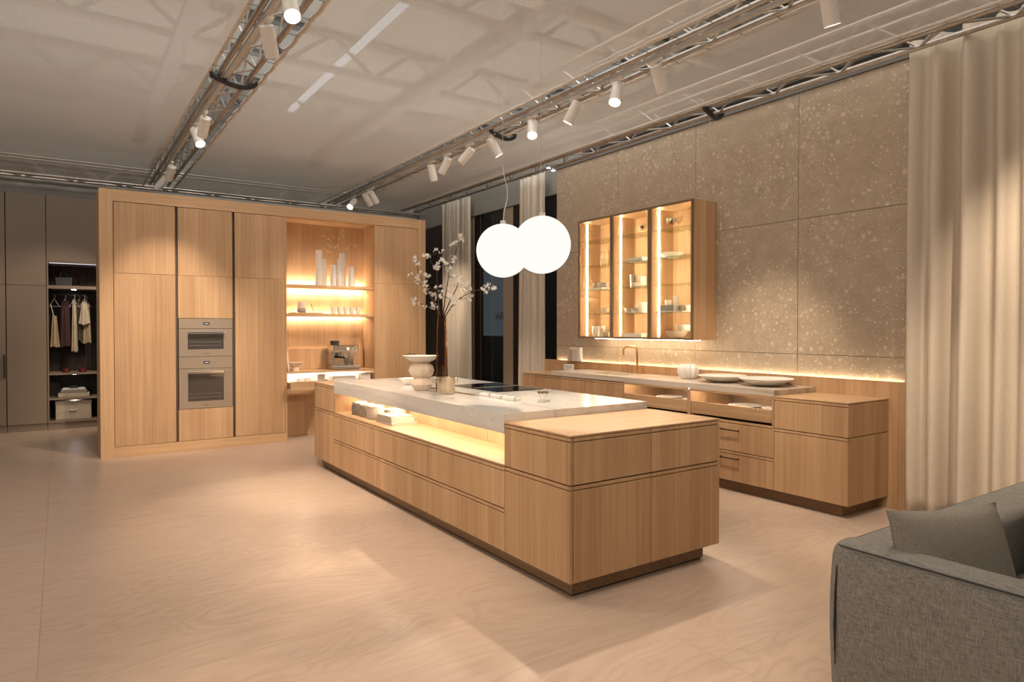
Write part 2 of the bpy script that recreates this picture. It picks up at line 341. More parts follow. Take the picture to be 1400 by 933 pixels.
def thing(name, label, cat, loc=(0, 0, 0), group=None):
    o = bpy.data.objects.new(name, None); COL.objects.link(o); o.location = loc; o.empty_display_size = .1
    o['label'] = label; o['category'] = cat
    if group: o['group'] = group
    return o
def tag(o, label, cat, group=None):
    o['label'] = label; o['category'] = cat
    if group: o['group'] = group
    return o
def struct(name, bm, m, parent=None, bevel=0):
    o = part(name, bm, m, parent, bevel); o['kind'] = 'structure'; return o
def clone(root, loc, label=None, group=None):
    r = root.copy(); COL.objects.link(r); r.location = loc
    if label: r['label'] = label
    if group: r['group'] = group
    for ch in list(root.children):
        c = ch.copy(); COL.objects.link(c); c.parent = r
        for g in ch.children:
            d = g.copy(); COL.objects.link(d); d.parent = c
    return r

# ------------------------------------------------------------ floor, walls, roof
fb = bmesh.new(); box(fb, -7, 9, -4, 13.5, -.08, -.012)
floor = struct('floor', fb, M['reveal'])
fx = [-.09 + 2.46 * k for k in range(-3, 4)]; fy = [-4.17 + 1.21 * k for k in range(0, 15)]
k = 0
for i in range(len(fx) - 1):
    for j in range(len(fy) - 1):
        if fx[i] > 6 or fx[i + 1] < -5.2: continue
        b = bmesh.new(); box(b, fx[i] + .0004, fx[i + 1] - .0004, fy[j] + .0003, fy[j + 1] - .0003, -.012, 0)
        part('floor_sheet', b, M['floor'], floor, .0003)
b = bmesh.new(); box(b, 5.53, 5.78, .4, 7.03, 0, 3.60)
wr = struct('wall_right', b, M['reveal'])
ys = [2.34 - 1.17, 2.34, 3.51, 4.68, 5.85, 7.03]; zs = [.0, 1.21, 2.425, 3.56]
for i in range(len(ys) - 1):
    for j in range(3):
        b = bmesh.new(); box(b, 5.51, 5.531, ys[i] + .002, ys[i + 1] - .002, zs[j] + .002, zs[j + 1] - .002)
        part('stone_panel', b, M['stone'], wr, .001)
b = bmesh.new(); box(b, 5.495, 5.53, .9, 7.03, 3.56, 3.62); struct('trim_1', b, M['girder'])
# window wall beyond the stone wall: dark glazing, posts and header
b = bmesh.new(); box(b, 5.72, 5.95, 7.03, 11.6, 3.31, 4.2); struct('wall_window_header', b, M['greywall'])
b = bmesh.new(); box(b, 5.72, 5.82, 10.3, 11.6, 0, 3.31); struct('wall_right_rear', b, M['darkwall'])
b = bmesh.new(); box(b, -4, 5.95, 12.1, 12.3, 0, 4.2); wb = struct('wall_back', b, M['greywall'])
for k, (y0, y1, x0, x1, mm) in enumerate(((9.36, 9.56, 5.745, 5.80, 'bronze'), (9.56, 9.86, 5.74, 5.80, 'beige'), (8.40, 8.68, 5.74, 5.80, 'beige'), (8.18, 8.40, 5.735, 5.80, 'bronze'), (7.03, 7.10, 5.70, 5.86, 'bronze'))):
    b = bmesh.new(); box(b, x0, x1, y0, y1, 0, 3.309); struct('trim_%d' % (k + 2), b, M[mm], bevel=.004)
for k, (y0, y1) in enumerate(((8.68, 9.36), (7.10, 8.18), (9.86, 10.3))):
    b = bmesh.new(); box(b, 5.775, 5.785, y0, y1, .06, 3.31); w = struct('window_%d' % (k + 1), b, M['winglass'])
    b = bmesh.new(); box(b, 5.74, 5.82, y0, y1, 0, .06); part('window_sill', b, M['bronze'], w, .002)
# dim poster wall outside, seen through the glass
po = thing('shopfront_sign', 'blue grey sign panel with large dark letters seen through the dark window', 'sign', (7.3, 11.0, 0))
pbox('sign_panel', (7.3, 7.36, 10.2, 12.6, .5, 3.3), M['poster'], po)
pbox('lower_panel', (7.26, 7.36, 10.2, 13.2, 0, 1.28), M['darkwall'], po)
def text(body, size, loc, rot, m, parent, ext=.001, name='lettering'):
    cu = bpy.data.curves.new(name, 'FONT'); cu.body = body; cu.size = size; cu.extrude = ext; cu.align_x = 'CENTER'; cu.align_y = 'CENTER'
    t = bpy.data.objects.new(name, cu); COL.objects.link(t); dg = bpy.context.evaluated_depsgraph_get()
    me = bpy.data.meshes.new_from_object(t.evaluated_get(dg)); bpy.data.objects.remove(t)
    me.materials.clear(); me.materials.append(m)
    o = bpy.data.objects.new(name, me); COL.objects.link(o); o.parent = parent
    o.rotation_euler = rot; o.location = Vector(loc) - Vector(parent.location if parent.parent is None else (0, 0, 0)); return o
t = text('ARR', .17, (7.292, 11.07, 1.67), (math.pi / 2, 0, -math.pi / 2), M['ink'], po); t.scale = (1.5, 1.2, 1)
b = bmesh.new(); box(b, 8.8, 8.9, 4, 18, 0, 5); struct('wall_outside', b, M['darkwall'])

# hall roof high above the scrim
b = bmesh.new()
n = 150; z0 = 7.6; prev = None
for i in range(n):
    y = -4 + i * .17
    vs = [bm_v for bm_v in (b.verts.new((-8, y, z0)), b.verts.new((16, y, z0)), b.verts.new((-8, y + .085, z0 - .05)), b.verts.new((16, y + .085, z0 - .05)))]
    if prev: b.faces.new((prev[0], prev[1], vs[1], vs[0]))
    b.faces.new((vs[0], vs[1], vs[3], vs[2])); prev = (vs[2], vs[3])
struct('roof_deck', b, M['deck'])
for k, y in enumerate((3.2, 6.6, 9.8, 13.4, 17.0)):
    b = bmesh.new(); box(b, -8, 14, y, y + .22, 6.75, 6.83); box(b, -8, 14, y, y + .22, 7.45, 7.53)
    for j in range(12):
        x = -7 + j * 1.8; tube(b, [(x, y + .1, 6.8), (x + .9, y + .1, 7.5), (x + 1.8, y + .1, 6.8)], .05, 6)
    struct('roof_girder', b, M['girder'])
for x in (1.6, 6.2, 10.5):
    b = bmesh.new(); box(b, x, x + .28, -4, 20, 6.3, 6.42); box(b, x + .1, x + .16, -4, 20, 6.42, 6.7); struct('roof_beam', b, M['girder'])
for y in (7.2, 8.4):
    b = bmesh.new(); tube(b, [(5.5, y, 6.5), (14, y, 6.5)], .09, 10); struct('roof_pipe', b, M['hem'])
b = bmesh.new(); box(b, 5.05, 5.2, 10.5, 18, 7.2, 7.26); o = struct('roof_light_strip', b, glow('hall_tube', (.85, .93, 1), .8))

# stretched scrim ceiling in four panels with laced hems
ZC = 3.54
ce = bpy.data.objects.new('ceiling', None); COL.objects.link(ce); ce['kind'] = 'structure'; ce.location = (0, 0, 0)
for x0, x1 in ((-5.5, 1.04), (1.41, 3.62), (4.02, 5.02)):
    b = bmesh.new()
    nx, ny = 8, 30; g = [[b.verts.new((x0 + (x1 - x0) * i / nx, -3 + 14.08 * j / ny, ZC + .004 * math.sin(i * 1.7) * math.sin(j))) for j in range(ny + 1)] for i in range(nx + 1)]
    for i in range(nx):
        for j in range(ny): b.faces.new((g[i][j], g[i + 1][j], g[i + 1][j + 1], g[i][j + 1]))
    o = part('scrim_panel', b, M['scrim'], ce, smooth=True)
for x, s, amp in ((1.04, 1, .004), (1.41, -1, .016), (3.62, 1, .008), (4.02, -1, .006), (5.02, 1, .005)):
    b = bmesh.new(); pts = []
    for j in range(470): y = -3 + j * .03; pts.append((x - s * .012 + s * amp * (abs(math.sin(y * math.pi / .30)) * -1), y, ZC))
    tube(b, pts, .015, 6); part('hem', b, M['hem'], ce, smooth=True)
    b = bmesh.new()
    for j in range(47): y = -3 + j * .30; tube(b, [(x - s * .03, y, ZC - .012), (x + s * .075, y, ZC - .008)], .0022, 4)
    o = part('lacing', b, M['black'], ce); o['kind'] = 'stuff'

# ------------------------------------------------------------ trusses
def truss(label, axis, pos, a0, a1, w=.23, h=.24, z=3.53, step=.30, r=.022, rb=.009, stuff=False):
    base = (pos, (a0 + a1) / 2, z) if axis == 'y' else ((a0 + a1) / 2, pos, z)
    t = thing('truss', label, 'truss', base, 'aluminium lighting trusses')
    def P(a, s, zz): return (pos + s, a, zz) if axis == 'y' else (a, pos + s, zz)
    for s in (-w / 2, w / 2):
        for zz in (z, z + h):
            b = bmesh.new(); tube(b, [P(a0, s, zz), P(a1, s, zz)], r, 12); part('chord', b, M['truss'], t, smooth=True)
    n = int((a1 - a0) / step)
    if stuff:
        b = bmesh.new()
        for i in range(n):
            a = a0 + i * step; sg = 1 if i % 2 else -1
            tube(b, [P(a, -w / 2 * sg, z), P(a + step, w / 2 * sg, z)], rb, 5)
            for s in (-w / 2, w / 2): tube(b, [P(a, s, z if i % 2 else z + h), P(a + step, s, z + h if i % 2 else z)], rb, 5)
        o = part('brace', b, M['truss'], t); o['kind'] = 'stuff'; return t
    def diag(p, q):
        b = bmesh.new(); tube(b, [p, q], rb, 6, False); return mesh('brace', b, M['truss'], smooth=True)
    B = Vector(base)
    shapes = [[diag(P(0, -w / 2 * sg, 0), P(step, w / 2 * sg, 0)) for sg in (1, -1)]]
    sides = [diag(P(0, 0, u), P(step, 0, v)) for u, v in ((h, 0), (0, h))]
    o0 = Vector(P(0, 0, 0))
    for i in range(n):
        a = a0 + i * step
        def put(me, s, zz):
            o = bpy.data.objects.new('brace', me); COL.objects.link(o); o.parent = t
            o.location = Vector(P(a, s, zz)) - o0 - B + Vector((pos if axis == 'y' else 0, 0 if axis == 'y' else pos, 0))
        put(shapes[0][i % 2], 0, z)
        for s in (-w / 2, w / 2): put(sides[i % 2], s, z)
    return t
t1 = truss('truss crossing the ceiling on the left, above the tall oven cabinets', 'y', 1.21, -2.5, 10.9)
t2 = truss('middle truss with the row of spotlights above the island', 'y', 3.83, -2.5, 10.9)
t3 = truss('truss running along the top of the stone wall', 'y', 5.17, -1.5, 10.9)
t4 = truss('far truss crossing just above the oak cabinet wall', 'x', 11.22, -4, 5.6, w=.2, stuff=True)
for t, pos in ((t1, 1.21), (t2, 3.83), (t3, 5.17)):
    for o in t.children:
        if o.name.startswith('brace'): o.location.x -= pos
for x, lab in ((1.14, 'grey lighting track inside the left truss'), (3.77, 'grey lighting track inside the middle truss')):
    tag(pbox('lighting_track', (x - .018, x + .018, -2.4, 10.8, 3.49, 3.52), M['track']), lab, 'track')
for x, y, lab, w in ((1.21, 5.87, 'black padded sling around the left truss', .36), (3.90, 5.9, 'black padded sling around the middle truss', .34), (5.17, 4.18, 'black padded sling under the truss by the stone wall', .3)):
    b = bmesh.new(); tube(b, [(x + w / 2 * math.cos(a), y + .03 * math.sin(a * 2), 3.53 - .07 * math.sin(a)) for a in [math.pi * k / 10 for k in range(11)]], [.012] + [.026] * 9 + [.012], 8)
    tag(part('truss_sling', b, M['black'], smooth=True), lab, 'sling')

# ------------------------------------------------------------ spotlights
def spot(x, y, tgt, label, power=230, angle=42, blend=.75, z=3.47, lit=True):
    t = thing('track_spotlight', label, 'spotlight', (x, y, z), 'white track spotlights')
    top = Vector((x, y, z + .02)); piv = Vector((x, y, z - .07))
    b = bmesh.new(); box(b, x - .018, x + .018, y - .07, y + .07, z - .005, z + .022); part('adapter', b, M['lampw'], t, .003)
    b = bmesh.new(); tube(b, [top, piv], .008, 8); part('arm', b, M['lampw'], t, smooth=True)
    d = (Vector(tgt) - piv).normalized()
    b = bmesh.new(); a = d.orthogonal().normalized(); 
    p0 = piv - d * .045; p1 = piv + d * .155
    tube(b, [p0, p0 + d * .004, p1], [.040, .047, .047], 24, False)
    tube(b, [p1, p1 - d * .048], [.047, .038], 24, False)
    vs = [b.verts.new(p0 + (a * math.cos(q) + d.cross(a) * math.sin(q)) * .040) for q in [2 * math.pi * k / 24 for k in range(24)]]; b.faces.new(vs)
    part('housing', b, M['lampw'], t, smooth=True)
    b = bmesh.new(); tube(b, [p1 - d * .050, p1 - d * .046], .038, 20); part('lens', b, M['lens'], t)
    l = bpy.data.lights.new('spot_beam', 'SPOT'); l.energy = power; l.color = WARM; l.spot_size = math.radians(angle); l.spot_blend = blend; l.shadow_soft_size = .035
    o = bpy.data.objects.new('spot_beam', l); COL.objects.link(o); o.parent = t
    o.location = p1 - d * .01 - Vector(t.location); o.rotation_euler = d.to_track_quat('-Z', 'Y').to_euler()
    return t
spot(1.15, 4.05, (.9, 1.7, 0), 'nearest spotlight on the left truss, its bright lens facing us', 130, 60)
spot(1.15, 4.56, (2.3, 6.2, .2), 'second spotlight on the left truss, tilted towards the island', 260, 50)
spot(1.15, 6.86, (1.0, 8.56, 1.5), 'upright spotlight on the left truss aimed at the ovens', 190, 46)
spot(1.14, 7.30, (1.9, 5.2, .0), 'spotlight on the left truss with a glowing lens tilted right, beside the upright one', 240, 55)
spot(1.15, 9.15, (.8, 11.4, 1.2), 'small lit spotlight on the left truss right above the oak frame', 120, 50)
spot(1.15, 9.85, (-.5, 11.4, 1.0), 'farthest spotlight on the left truss, partly hidden by the lit one', 120, 60)
T2 = [(2.22, (4.9, 2.3, .3), 'large spotlight at the top edge on the middle truss', 150), (3.58, (5.15, 3.8, .9), 'spotlight on the middle truss, second from the top right', 230),
      (4.02, (2.2, 3.1, .0), 'lit spotlight on the middle truss, third from the top right', 240), (4.55, (3.0, 5.6, .93), 'spotlight on the middle truss, fourth from the top right', 120),
      (5.20, (2.6, 3.6, .5), 'lit spotlight on the middle truss beside the black sling', 200), (5.92, (5.1, 5.4, .9), 'spotlight on the middle truss just left of the black sling', 120),
      (6.38, (2.5, 8.6, 1.0), 'spotlight on the middle truss, third from the black sling', 170), (6.90, (3.3, 8.7, .9), 'spotlight on the middle truss, tilted back towards the niche', 180),
      (7.30, (4.75, 7.7, .6), 'lit upright spotlight at the left of the middle truss group', 170), (9.20, (5.5, 9.9, 1.5), 'small lit spotlight of the far trio on the middle truss', 180),
      (9.42, (5.4, 9.7, 1.0), 'middle spotlight of the far trio on the middle truss', 120), (9.90, (2.6, 9.0, 2.0), 'spotlight of the far trio tipped sideways, above the oak frame', 30)]
for y, tg, lb, pw in T2: spot(3.775, y, tg, lb, pw, 50)
# unseen spotlights added on the same two trusses to brighten the room
spot(1.15, 1.2, (1.2, 8.5, .7), 'added spotlight on the left truss, unseen above the view', 900, 24, .9)
spot(1.15, .3, (2.2, 4.0, .4), 'added spotlight on the left truss, unseen above the viewer, aimed at the island front', 60, 44, .9)
spot(1.15, 2.6, (2.2, 4.2, .35), 'added unseen spotlight on the left truss, aimed at the island drawers', 190, 56)
spot(3.775, 1.0, (5.4, 1.3, 1.7), 'added unseen spotlight on the middle truss, aimed at the big curtain', 260, 60)
spot(3.775, 1.75, (3.3, 1.8, .0), 'added unseen spotlight on the middle truss, aimed at the floor by the sofa', 90, 66)

# ------------------------------------------------------------ fronts
G = .0045
def front(name, parent, face, pos, a0, a1, z0, z1, m='oak', lip=True, th=.019, mate=None):
    """a cabinet front with a mitred lip on top; face '-x' or '-y'; outer surface at pos"""
    b = bmesh.new()
    def bx(p0, p1, q0, q1, r0, r1):
        if face == '-x': box(b, p0, p1, q0, q1, r0, r1)
        else: box(b, q0, q1, p0, p1, r0, r1)
    a0 += G / 2; a1 -= G / 2
    if lip:
        bx(pos, pos + th, a0, a1, z0, z1 - .024)
        bx(pos + .012, pos + th, a0 + .001, a1 - .001, z1 - .024, z1 - .018)
        bx(pos, pos + th, a0, a1, z1 - .018, z1)
    else: bx(pos, pos + th, a0, a1, z0, z1)
    return part(name, b, M[m], parent, .0012)

# ------------------------------------------------------------ kitchen island
IX0, IX1 = 2.20, 3.40
YS = [2.69, 3.316, 4.325, 5.33, 6.313, 6.915]
def island_end(y0, y1, label, end_face):
    t = thing('island_cabinet', label, 'cabinet', ((IX0 + IX1) / 2, (y0 + y1) / 2, .10), 'oak cabinets of the kitchen island')
    e0 = .02 if end_face else .0
    pbox('carcass', (IX0 + .021, IX1 - .0, y0 + .021 if end_face else y0 + .002, y1 - .002, .10, .866), M['reveal'], t)
    front('door', t, '-x', IX0, y0 + (.0 if end_face else 0), y1, .10, .612)
    front('drawer_front', t, '-x', IX0, y0, y1, .620, .868)
    if end_face:
        for a, bb in ((IX0 + .0205, 2.797), (2.797, IX1)):
            front('door', t, '-y', y0, a, bb, .10, .612); front('drawer_front', t, '-y', y0, a, bb, .620, .868)
    pbox('top_panel', (IX0 - .001, IX1 + .001, y0 - .001, y1, .872, .882), M['oakx'], t)
    return t
island_end(2.69, 3.316, 'oak end cabinet of the island nearest us, with four fronts facing us', True)
island_end(6.313, 6.915, 'narrow oak cabinet at the far left end of the island', False)
for i, lab in ((1, 'oak island drawer unit next to the near end cabinet'), (2, 'middle oak drawer unit of the island front'), (3, 'oak island drawer unit below the jars and books')):
    y0, y1 = YS[i], YS[i + 1]
    t = thing('island_drawer_unit', lab, 'cabinet', ((IX0 + IX1) / 2, (y0 + y1) / 2, .10), 'oak cabinets of the kitchen island')
    pbox('carcass', (IX0 + .021, IX1, y0 + .002, y1 - .002, .10, .609), M['reveal'], t)
    front('drawer_front', t, '-x', IX0, y0, y1, .10, .354); front('drawer_front', t, '-x', IX0, y0, y1, .362, .607)
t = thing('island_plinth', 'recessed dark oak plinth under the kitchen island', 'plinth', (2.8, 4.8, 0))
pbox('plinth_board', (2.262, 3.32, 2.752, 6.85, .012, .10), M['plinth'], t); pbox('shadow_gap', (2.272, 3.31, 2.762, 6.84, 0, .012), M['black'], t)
t = thing('island_open_niche', 'lit open oak shelf niche under the marble top of the island', 'shelf', (2.4, 4.8, .61))
pbox('shelf_board', (IX0, 2.60, 3.318, 6.311, .612, .626), M['oaky'], t)
for a in (3.318, 4.07, 4.82, 5.57): pbox('back_panel', (2.555, 2.575, a, a + (.7385 if a > 5 else .747), .626, .805), M['oakin'], t)
pbox('niche_side', (2.205, 2.555, 6.296, 6.311, .626, .806), M['oak'], t)
pbox('led_strip', (2.42, 2.432, 3.34, 6.28, .800, .806), M['lednic'], t, 0)
pbox('core_panel', (2.60, IX1 - .01, 3.318, 6.311, .612, .812), M['reveal'], t)
# marble worktop with a sink cut-out
t = thing('island_worktop', 'thick pale veined marble worktop of the kitchen island', 'worktop', (2.8, 4.8, .93))
b = bmesh.new(); SX0, SX1, SY0, SY1 = 2.74, 3.16, 5.50, 6.16
xs = [IX0, SX0, SX1, IX1 + .005]; yy = [3.318, SY0, SY1, 6.311]
V = {}
def gv(i, j, z):
    k_ = (i, j, z)
    if k_ not in V: V[k_] = b.verts.new((xs[i], yy[j], z))
    return V[k_]
for z in (.93, .812):
    for i in range(3):
        for j in range(3):
            if (i, j) == (1, 1): continue
            b.faces.new((gv(i, j, z), gv(i + 1, j, z), gv(i + 1, j + 1, z), gv(i, j + 1, z)))
for i in range(3):
    for j in (0, 3): b.faces.new((gv(i, j, .93), gv(i + 1, j, .93), gv(i + 1, j, .812), gv(i, j, .812)))
    for q in (0, 3): b.faces.new((gv(q, i, .93), gv(q, i + 1, .93), gv(q, i + 1, .812), gv(q, i, .812)))
for (a, c) in (((1, 1), (2, 1)), ((2, 1), (2, 2)), ((2, 2), (1, 2)), ((1, 2), (1, 1))):
    b.faces.new((gv(*a, .93), gv(*c, .93), gv(*c, .812), gv(*a, .812)))
part('marble_slab', b, M['marble'], t)
t = thing('island_sink', 'stone coloured sink basin sunk into the island worktop', 'sink', (2.95, 5.83, .75))
b = bmesh.new(); box(b, SX0 - .01, SX1 + .01, SY0 - .01, SY1 + .01, .74, .75)
for a in ((SX0 - .01, SX0, SY0 - .01, SY1 + .01), (SX1, SX1 + .01, SY0 - .01, SY1 + .01), (SX0, SX1, SY0 - .01, SY0), (SX0, SX1, SY1, SY1 + .01)): box(b, *a, .75, .811)
part('basin', b, M['greyc'], t)
t = thing('induction_hob', 'black glass induction hob set into the marble island', 'hob', (3.12, 4.84, .93))
pbox('hob_glass', (2.885, 3.355, 4.456, 5.21, .9305, .936), M['bglass'], t, .001)
pbox('extractor_slot', (2.90, 3.34, 4.81, 4.86, .936, .9375), M['steel'], t, .0005)
tag(pbox('worktop_channel', (2.60, 2.645, 4.35, 5.35, .9302, .933), M['brass'], None, .0005), 'thin bronze channel strip in the marble beside the hob', 'strip')

# ------------------------------------------------------------ things on the island
def cloth_roll(name, lab, x, y, rz, s=1):
    t = thing(name, lab, 'napkin', (x, y, .931), 'rolled white napkins by the hob')
    b = bmesh.new(); L_ = .15 * s; c, sn = math.cos(rz), math.sin(rz)
    for w, h, dz in ((.05, .012, 0), (.04, .010, .012)):
        pts = []
        box(b, x - L_ / 2, x + L_ / 2, y - w / 2, y + w / 2, .931 + dz, .931 + dz + h, Matrix.Rotation(rz, 3, 'Z'), (x, y, .931))
    part('folded_cloth', b, M['white'], t, .004, 2)
    b = bmesh.new(); box(b, x + L_ / 2 - .02, x + L_ / 2 - .012, y - .028, y + .028, .931, .957, Matrix.Rotation(rz, 3, 'Z'), (x, y, .931)); part('napkin_ring', b, M['steel'], t, .001)
cloth_roll('napkin', 'white rolled napkin nearest the pot', 2.66, 4.24, -1.5); cloth_roll('napkin', 'middle one of the three white rolled napkins', 2.66, 4.08, -1.5); cloth_roll('napkin', 'white rolled napkin nearest the glass dish', 2.66, 3.91, -1.45)
t = thing('glass_dish', 'clear glass dish with a row of small brown knobs', 'dish', (2.78, 3.70, .93))
b = bmesh.new(); lathe(b, [(0, .004), (.04, .004), (.052, .010), (.055, .016), (.05, .012), (.04, .007), (0, .007)], (2.78, 3.70, .93), 24); part('dish', b, M['glass'], t, smooth=True)
b = bmesh.new(); lathe(b, [(.022, .010), (.02, .03), (.030, .045), (.034, .078)], (2.78, 3.70, .93), 20); part('stem_glass', b, M['glass'], t, smooth=True)
b = bmesh.new()
for k in range(8):
    a = 2 * math.pi * k / 8; box(b, 2.78 + .032 * math.cos(a) - .007, 2.78 + .032 * math.cos(a) + .007, 3.70 + .032 * math.sin(a) - .007, 3.70 + .032 * math.sin(a) + .007, .99, 1.008)
part('knob_row', b, M['cabframe'], t, .003)

t = thing('alabaster_vase', 'veined alabaster vase of two lobed bulbs under a wide flat bowl', 'vase', (2.47, 4.96, .93))
def lobes(a, r, z): return r * (1 + .035 * math.cos(a * 9))
b = bmesh.new(); lathe(b, [(0, 0), (.052, 0), (.066, .015), (.088, .05), (.082, .085), (.062, .107)], (2.47, 4.96, .93), 54, lobes); part('lower_bulb', b, M['alab'], t, smooth=True)
b = bmesh.new(); lathe(b, [(.062, .107), (.092, .13), (.103, .165), (.092, .205), (.066, .228), (.055, .235)], (2.47, 4.96, .93), 54, lobes); part('upper_bulb', b, M['alab'], t, smooth=True)
b = bmesh.new(); lathe(b, [(0, .228), (.06, .230), (.10, .248), (.152, .283), (.156, .287), (.148, .287), (.1, .262), (.05, .243), (0, .24)], (2.47, 4.96, .93), 40); part('bowl', b, M['offwhite'], t, smooth=True)
tag(part('twig_scrap', (lambda b: (tube(b, [(2.36, 5.03, 1.222), (2.38, 5.0, 1.235), (2.43, 4.98, 1.228)], .003, 5), b)[1])(bmesh.new()), M['wood_twig']), 'small dry twig lying on the rim of the flat bowl', 'twig')

t = thing('gold_pot', 'pale gold metal pot with two small ring handles', 'pot', (2.495, 4.585, .93))
b = bmesh.new(); lathe(b, [(0, 0), (.066, 0), (.069, .004), (.069, .122), (.071, .130), (.066, .130), (.064, .12), (.062, .02), (0, .02)], (2.495, 4.585, .93), 36); part('pot_body', b, M['gold'], t, smooth=True)
for s in (-1, 1):
    c = Vector((2.495, 4.585, 1.04)) + Vector((.827, -.562, 0)) * s * .078
    b = bmesh.new(); tube(b, [c + Vector((.827, -.562, 0)) * .014 * math.cos(a) + Vector((0, 0, .016)) * math.sin(a) for a in [2 * math.pi * k / 16 for k in range(17)]], .004, 6, False); part('ring_handle', b, M['gold'], t, smooth=True)
VX, VY = 2.575, 4.80
t = thing('amber_glass_vase', 'tall slim amber glass vase behind the gold pot', 'vase', (VX, VY, .93))
b = bmesh.new(); lathe(b, [(0, .0), (.048, .0), (.052, .01), (.046, .30), (.034, .62), (.031, .62), (.042, .30), (.046, .02), (0, .02)], (VX, VY, .93), 28); part('vase_glass', b, M['amber'], t, smooth=True)
# flowering branches: blossom clusters at their places around the stems
BL = [[2.635,4.668,2.137],[2.668,4.604,2.156],[2.633,4.72,2.125],[2.432,4.779,2.046],[2.431,4.751,2.009],[2.537,4.785,2.066],[2.447,5.008,2.014],[2.448,4.97,1.993],[2.682,4.801,2.034],[2.614,4.675,1.986],[2.556,4.814,1.965],[2.502,4.768,1.932],[2.543,4.707,1.971],[2.565,4.671,1.936],[2.583,4.692,1.892],[2.422,5.026,1.875],[2.451,4.975,1.885],[2.448,4.97,1.836],[2.517,4.921,1.878],[2.643,4.644,1.866],[2.446,4.814,1.798],[2.559,4.837,1.799],[2.491,4.915,1.753],[2.538,4.922,1.746],[2.573,4.905,1.71],[2.515,4.695,1.72],[2.617,4.791,1.785],[2.708,4.75,1.816],[2.667,4.726,1.795],[2.679,4.613,1.772],[2.761,4.651,1.777],[2.578,4.653,1.692],[2.786,4.778,1.741],[2.752,4.779,1.692],[2.762,4.672,1.702],[2.646,4.673,1.656],[2.433,5.009,1.674],[2.449,4.892,1.623],[2.553,4.919,1.626],[2.569,4.897,1.631],[2.849,4.602,1.771],[2.867,4.56,1.788],[2.921,4.581,1.775],[2.855,4.573,1.752]]
t = thing('flowering_branches', 'dark branches with white blossoms standing in the tall amber vase', 'branches', (VX, VY, .95))
def petal_mesh(seed, nf=3):
    r = random.Random(seed); b = bmesh.new()
    for f in range(nf):
        c = Vector((r.uniform(-.022, .022), r.uniform(-.022, .022), r.uniform(-.02, .02))); ax = Vector((r.uniform(-1, 1), r.uniform(-1.3, .3), r.uniform(-.5, 1))).normalized()
        u = ax.orthogonal().normalized(); v = ax.cross(u)
        for k in range(5):
            a = 2 * math.pi * k / 5 + r.random() * .3; d = u * math.cos(a) + v * math.sin(a); s = ax.cross(d); l = r.uniform(.018, .026)
            vs = [b.verts.new(c + p) for p in (Vector((0, 0, 0)), d * l * .55 + s * l * .32 + ax * .004, d * l + ax * .009, d * l * .55 - s * l * .32 + ax * .004)]
            b.faces.new(vs)
    return mesh('blossom', b, M['petal'])
PM = [petal_mesh(s) for s in range(6)]
root = Vector(t.location)
mains = [[(VX, VY, .96), (VX - .012, VY + .005, 1.35), (VX - .02, VY + .01, 1.56), (2.545, 4.82, 1.75), (2.53, 4.80, 1.92), (2.54, 4.79, 2.05)],
         [(VX + .01, VY, .96), (VX, VY - .01, 1.5), (2.585, 4.76, 1.70), (2.60, 4.73, 1.86), (2.63, 4.70, 2.0), (2.65, 4.64, 2.14)],
         [(VX, VY + .01, .96), (VX - .005, VY + .01, 1.54), (2.53, 4.86, 1.66), (2.49, 4.92, 1.78), (2.45, 4.97, 1.90), (2.44, 5.0, 2.01)],
         [(VX + .01, VY - .01, .96), (VX + .012, VY - .01, 1.52), (2.63, 4.74, 1.62), (2.70, 4.72, 1.69), (2.78, 4.65, 1.745), (2.87, 4.58, 1.77)],
         [(VX - .01, VY, .96), (VX - .012, VY, 1.5), (2.55, 4.84, 1.60), (2.50, 4.90, 1.625), (2.45, 4.96, 1.65), (2.433, 5.005, 1.674)],
         [(VX + .012, VY + .01, .96), (VX + .01, VY, 1.53), (2.63, 4.75, 1.68), (2.68, 4.73, 1.78), (2.70, 4.75, 1.82)]]
for mn in mains:
    b = bmesh.new(); tube(b, mn, [.0065, .0055, .0045, .0035, .0028, .002][:len(mn)], 6); part('branch', b, M['wood_twig'], t, smooth=True)
allp = [Vector(p) for mn in mains for p in mn[2:]]
for p in BL:
    p = Vector(p); q = min([a for a in allp if a.z < p.z + .02] or allp, key=lambda a: (a - p).length)
    if (q - p).length < .01: continue
    b = bmesh.new(); tube(b, [q, q.lerp(p, .5) + Vector((0, 0, -.012)), p], [.0028, .002, .0014], 5, False); part('twig', b, M['wood_twig'], t)
for i, p in enumerate(BL):
    for k in range(2):
        o = link('blossom', PM[(i + k) % 6], t); o.location = Vector(p) - root + Vector((rnd.uniform(-.022, .022), rnd.uniform(-.02, .02), rnd.uniform(-.022, .022)))
        o.rotation_euler = (rnd.uniform(-.6, .6), rnd.uniform(-.6, .6), rnd.uniform(-1, 1)); sc = rnd.uniform(.62, .95); o.scale = (sc,) * 3
t = thing('serving_dish', 'small white flared dish behind the alabaster vase', 'dish', (2.62, 5.55, .93))
b = bmesh.new(); lathe(b, [(0, 0), (.05, 0), (.06, .02), (.10, .06), (.09, .058), (.04, .02), (0, .015)], (2.62, 5.50, .93), 24); part('dish', b, M['white'], t, smooth=True)

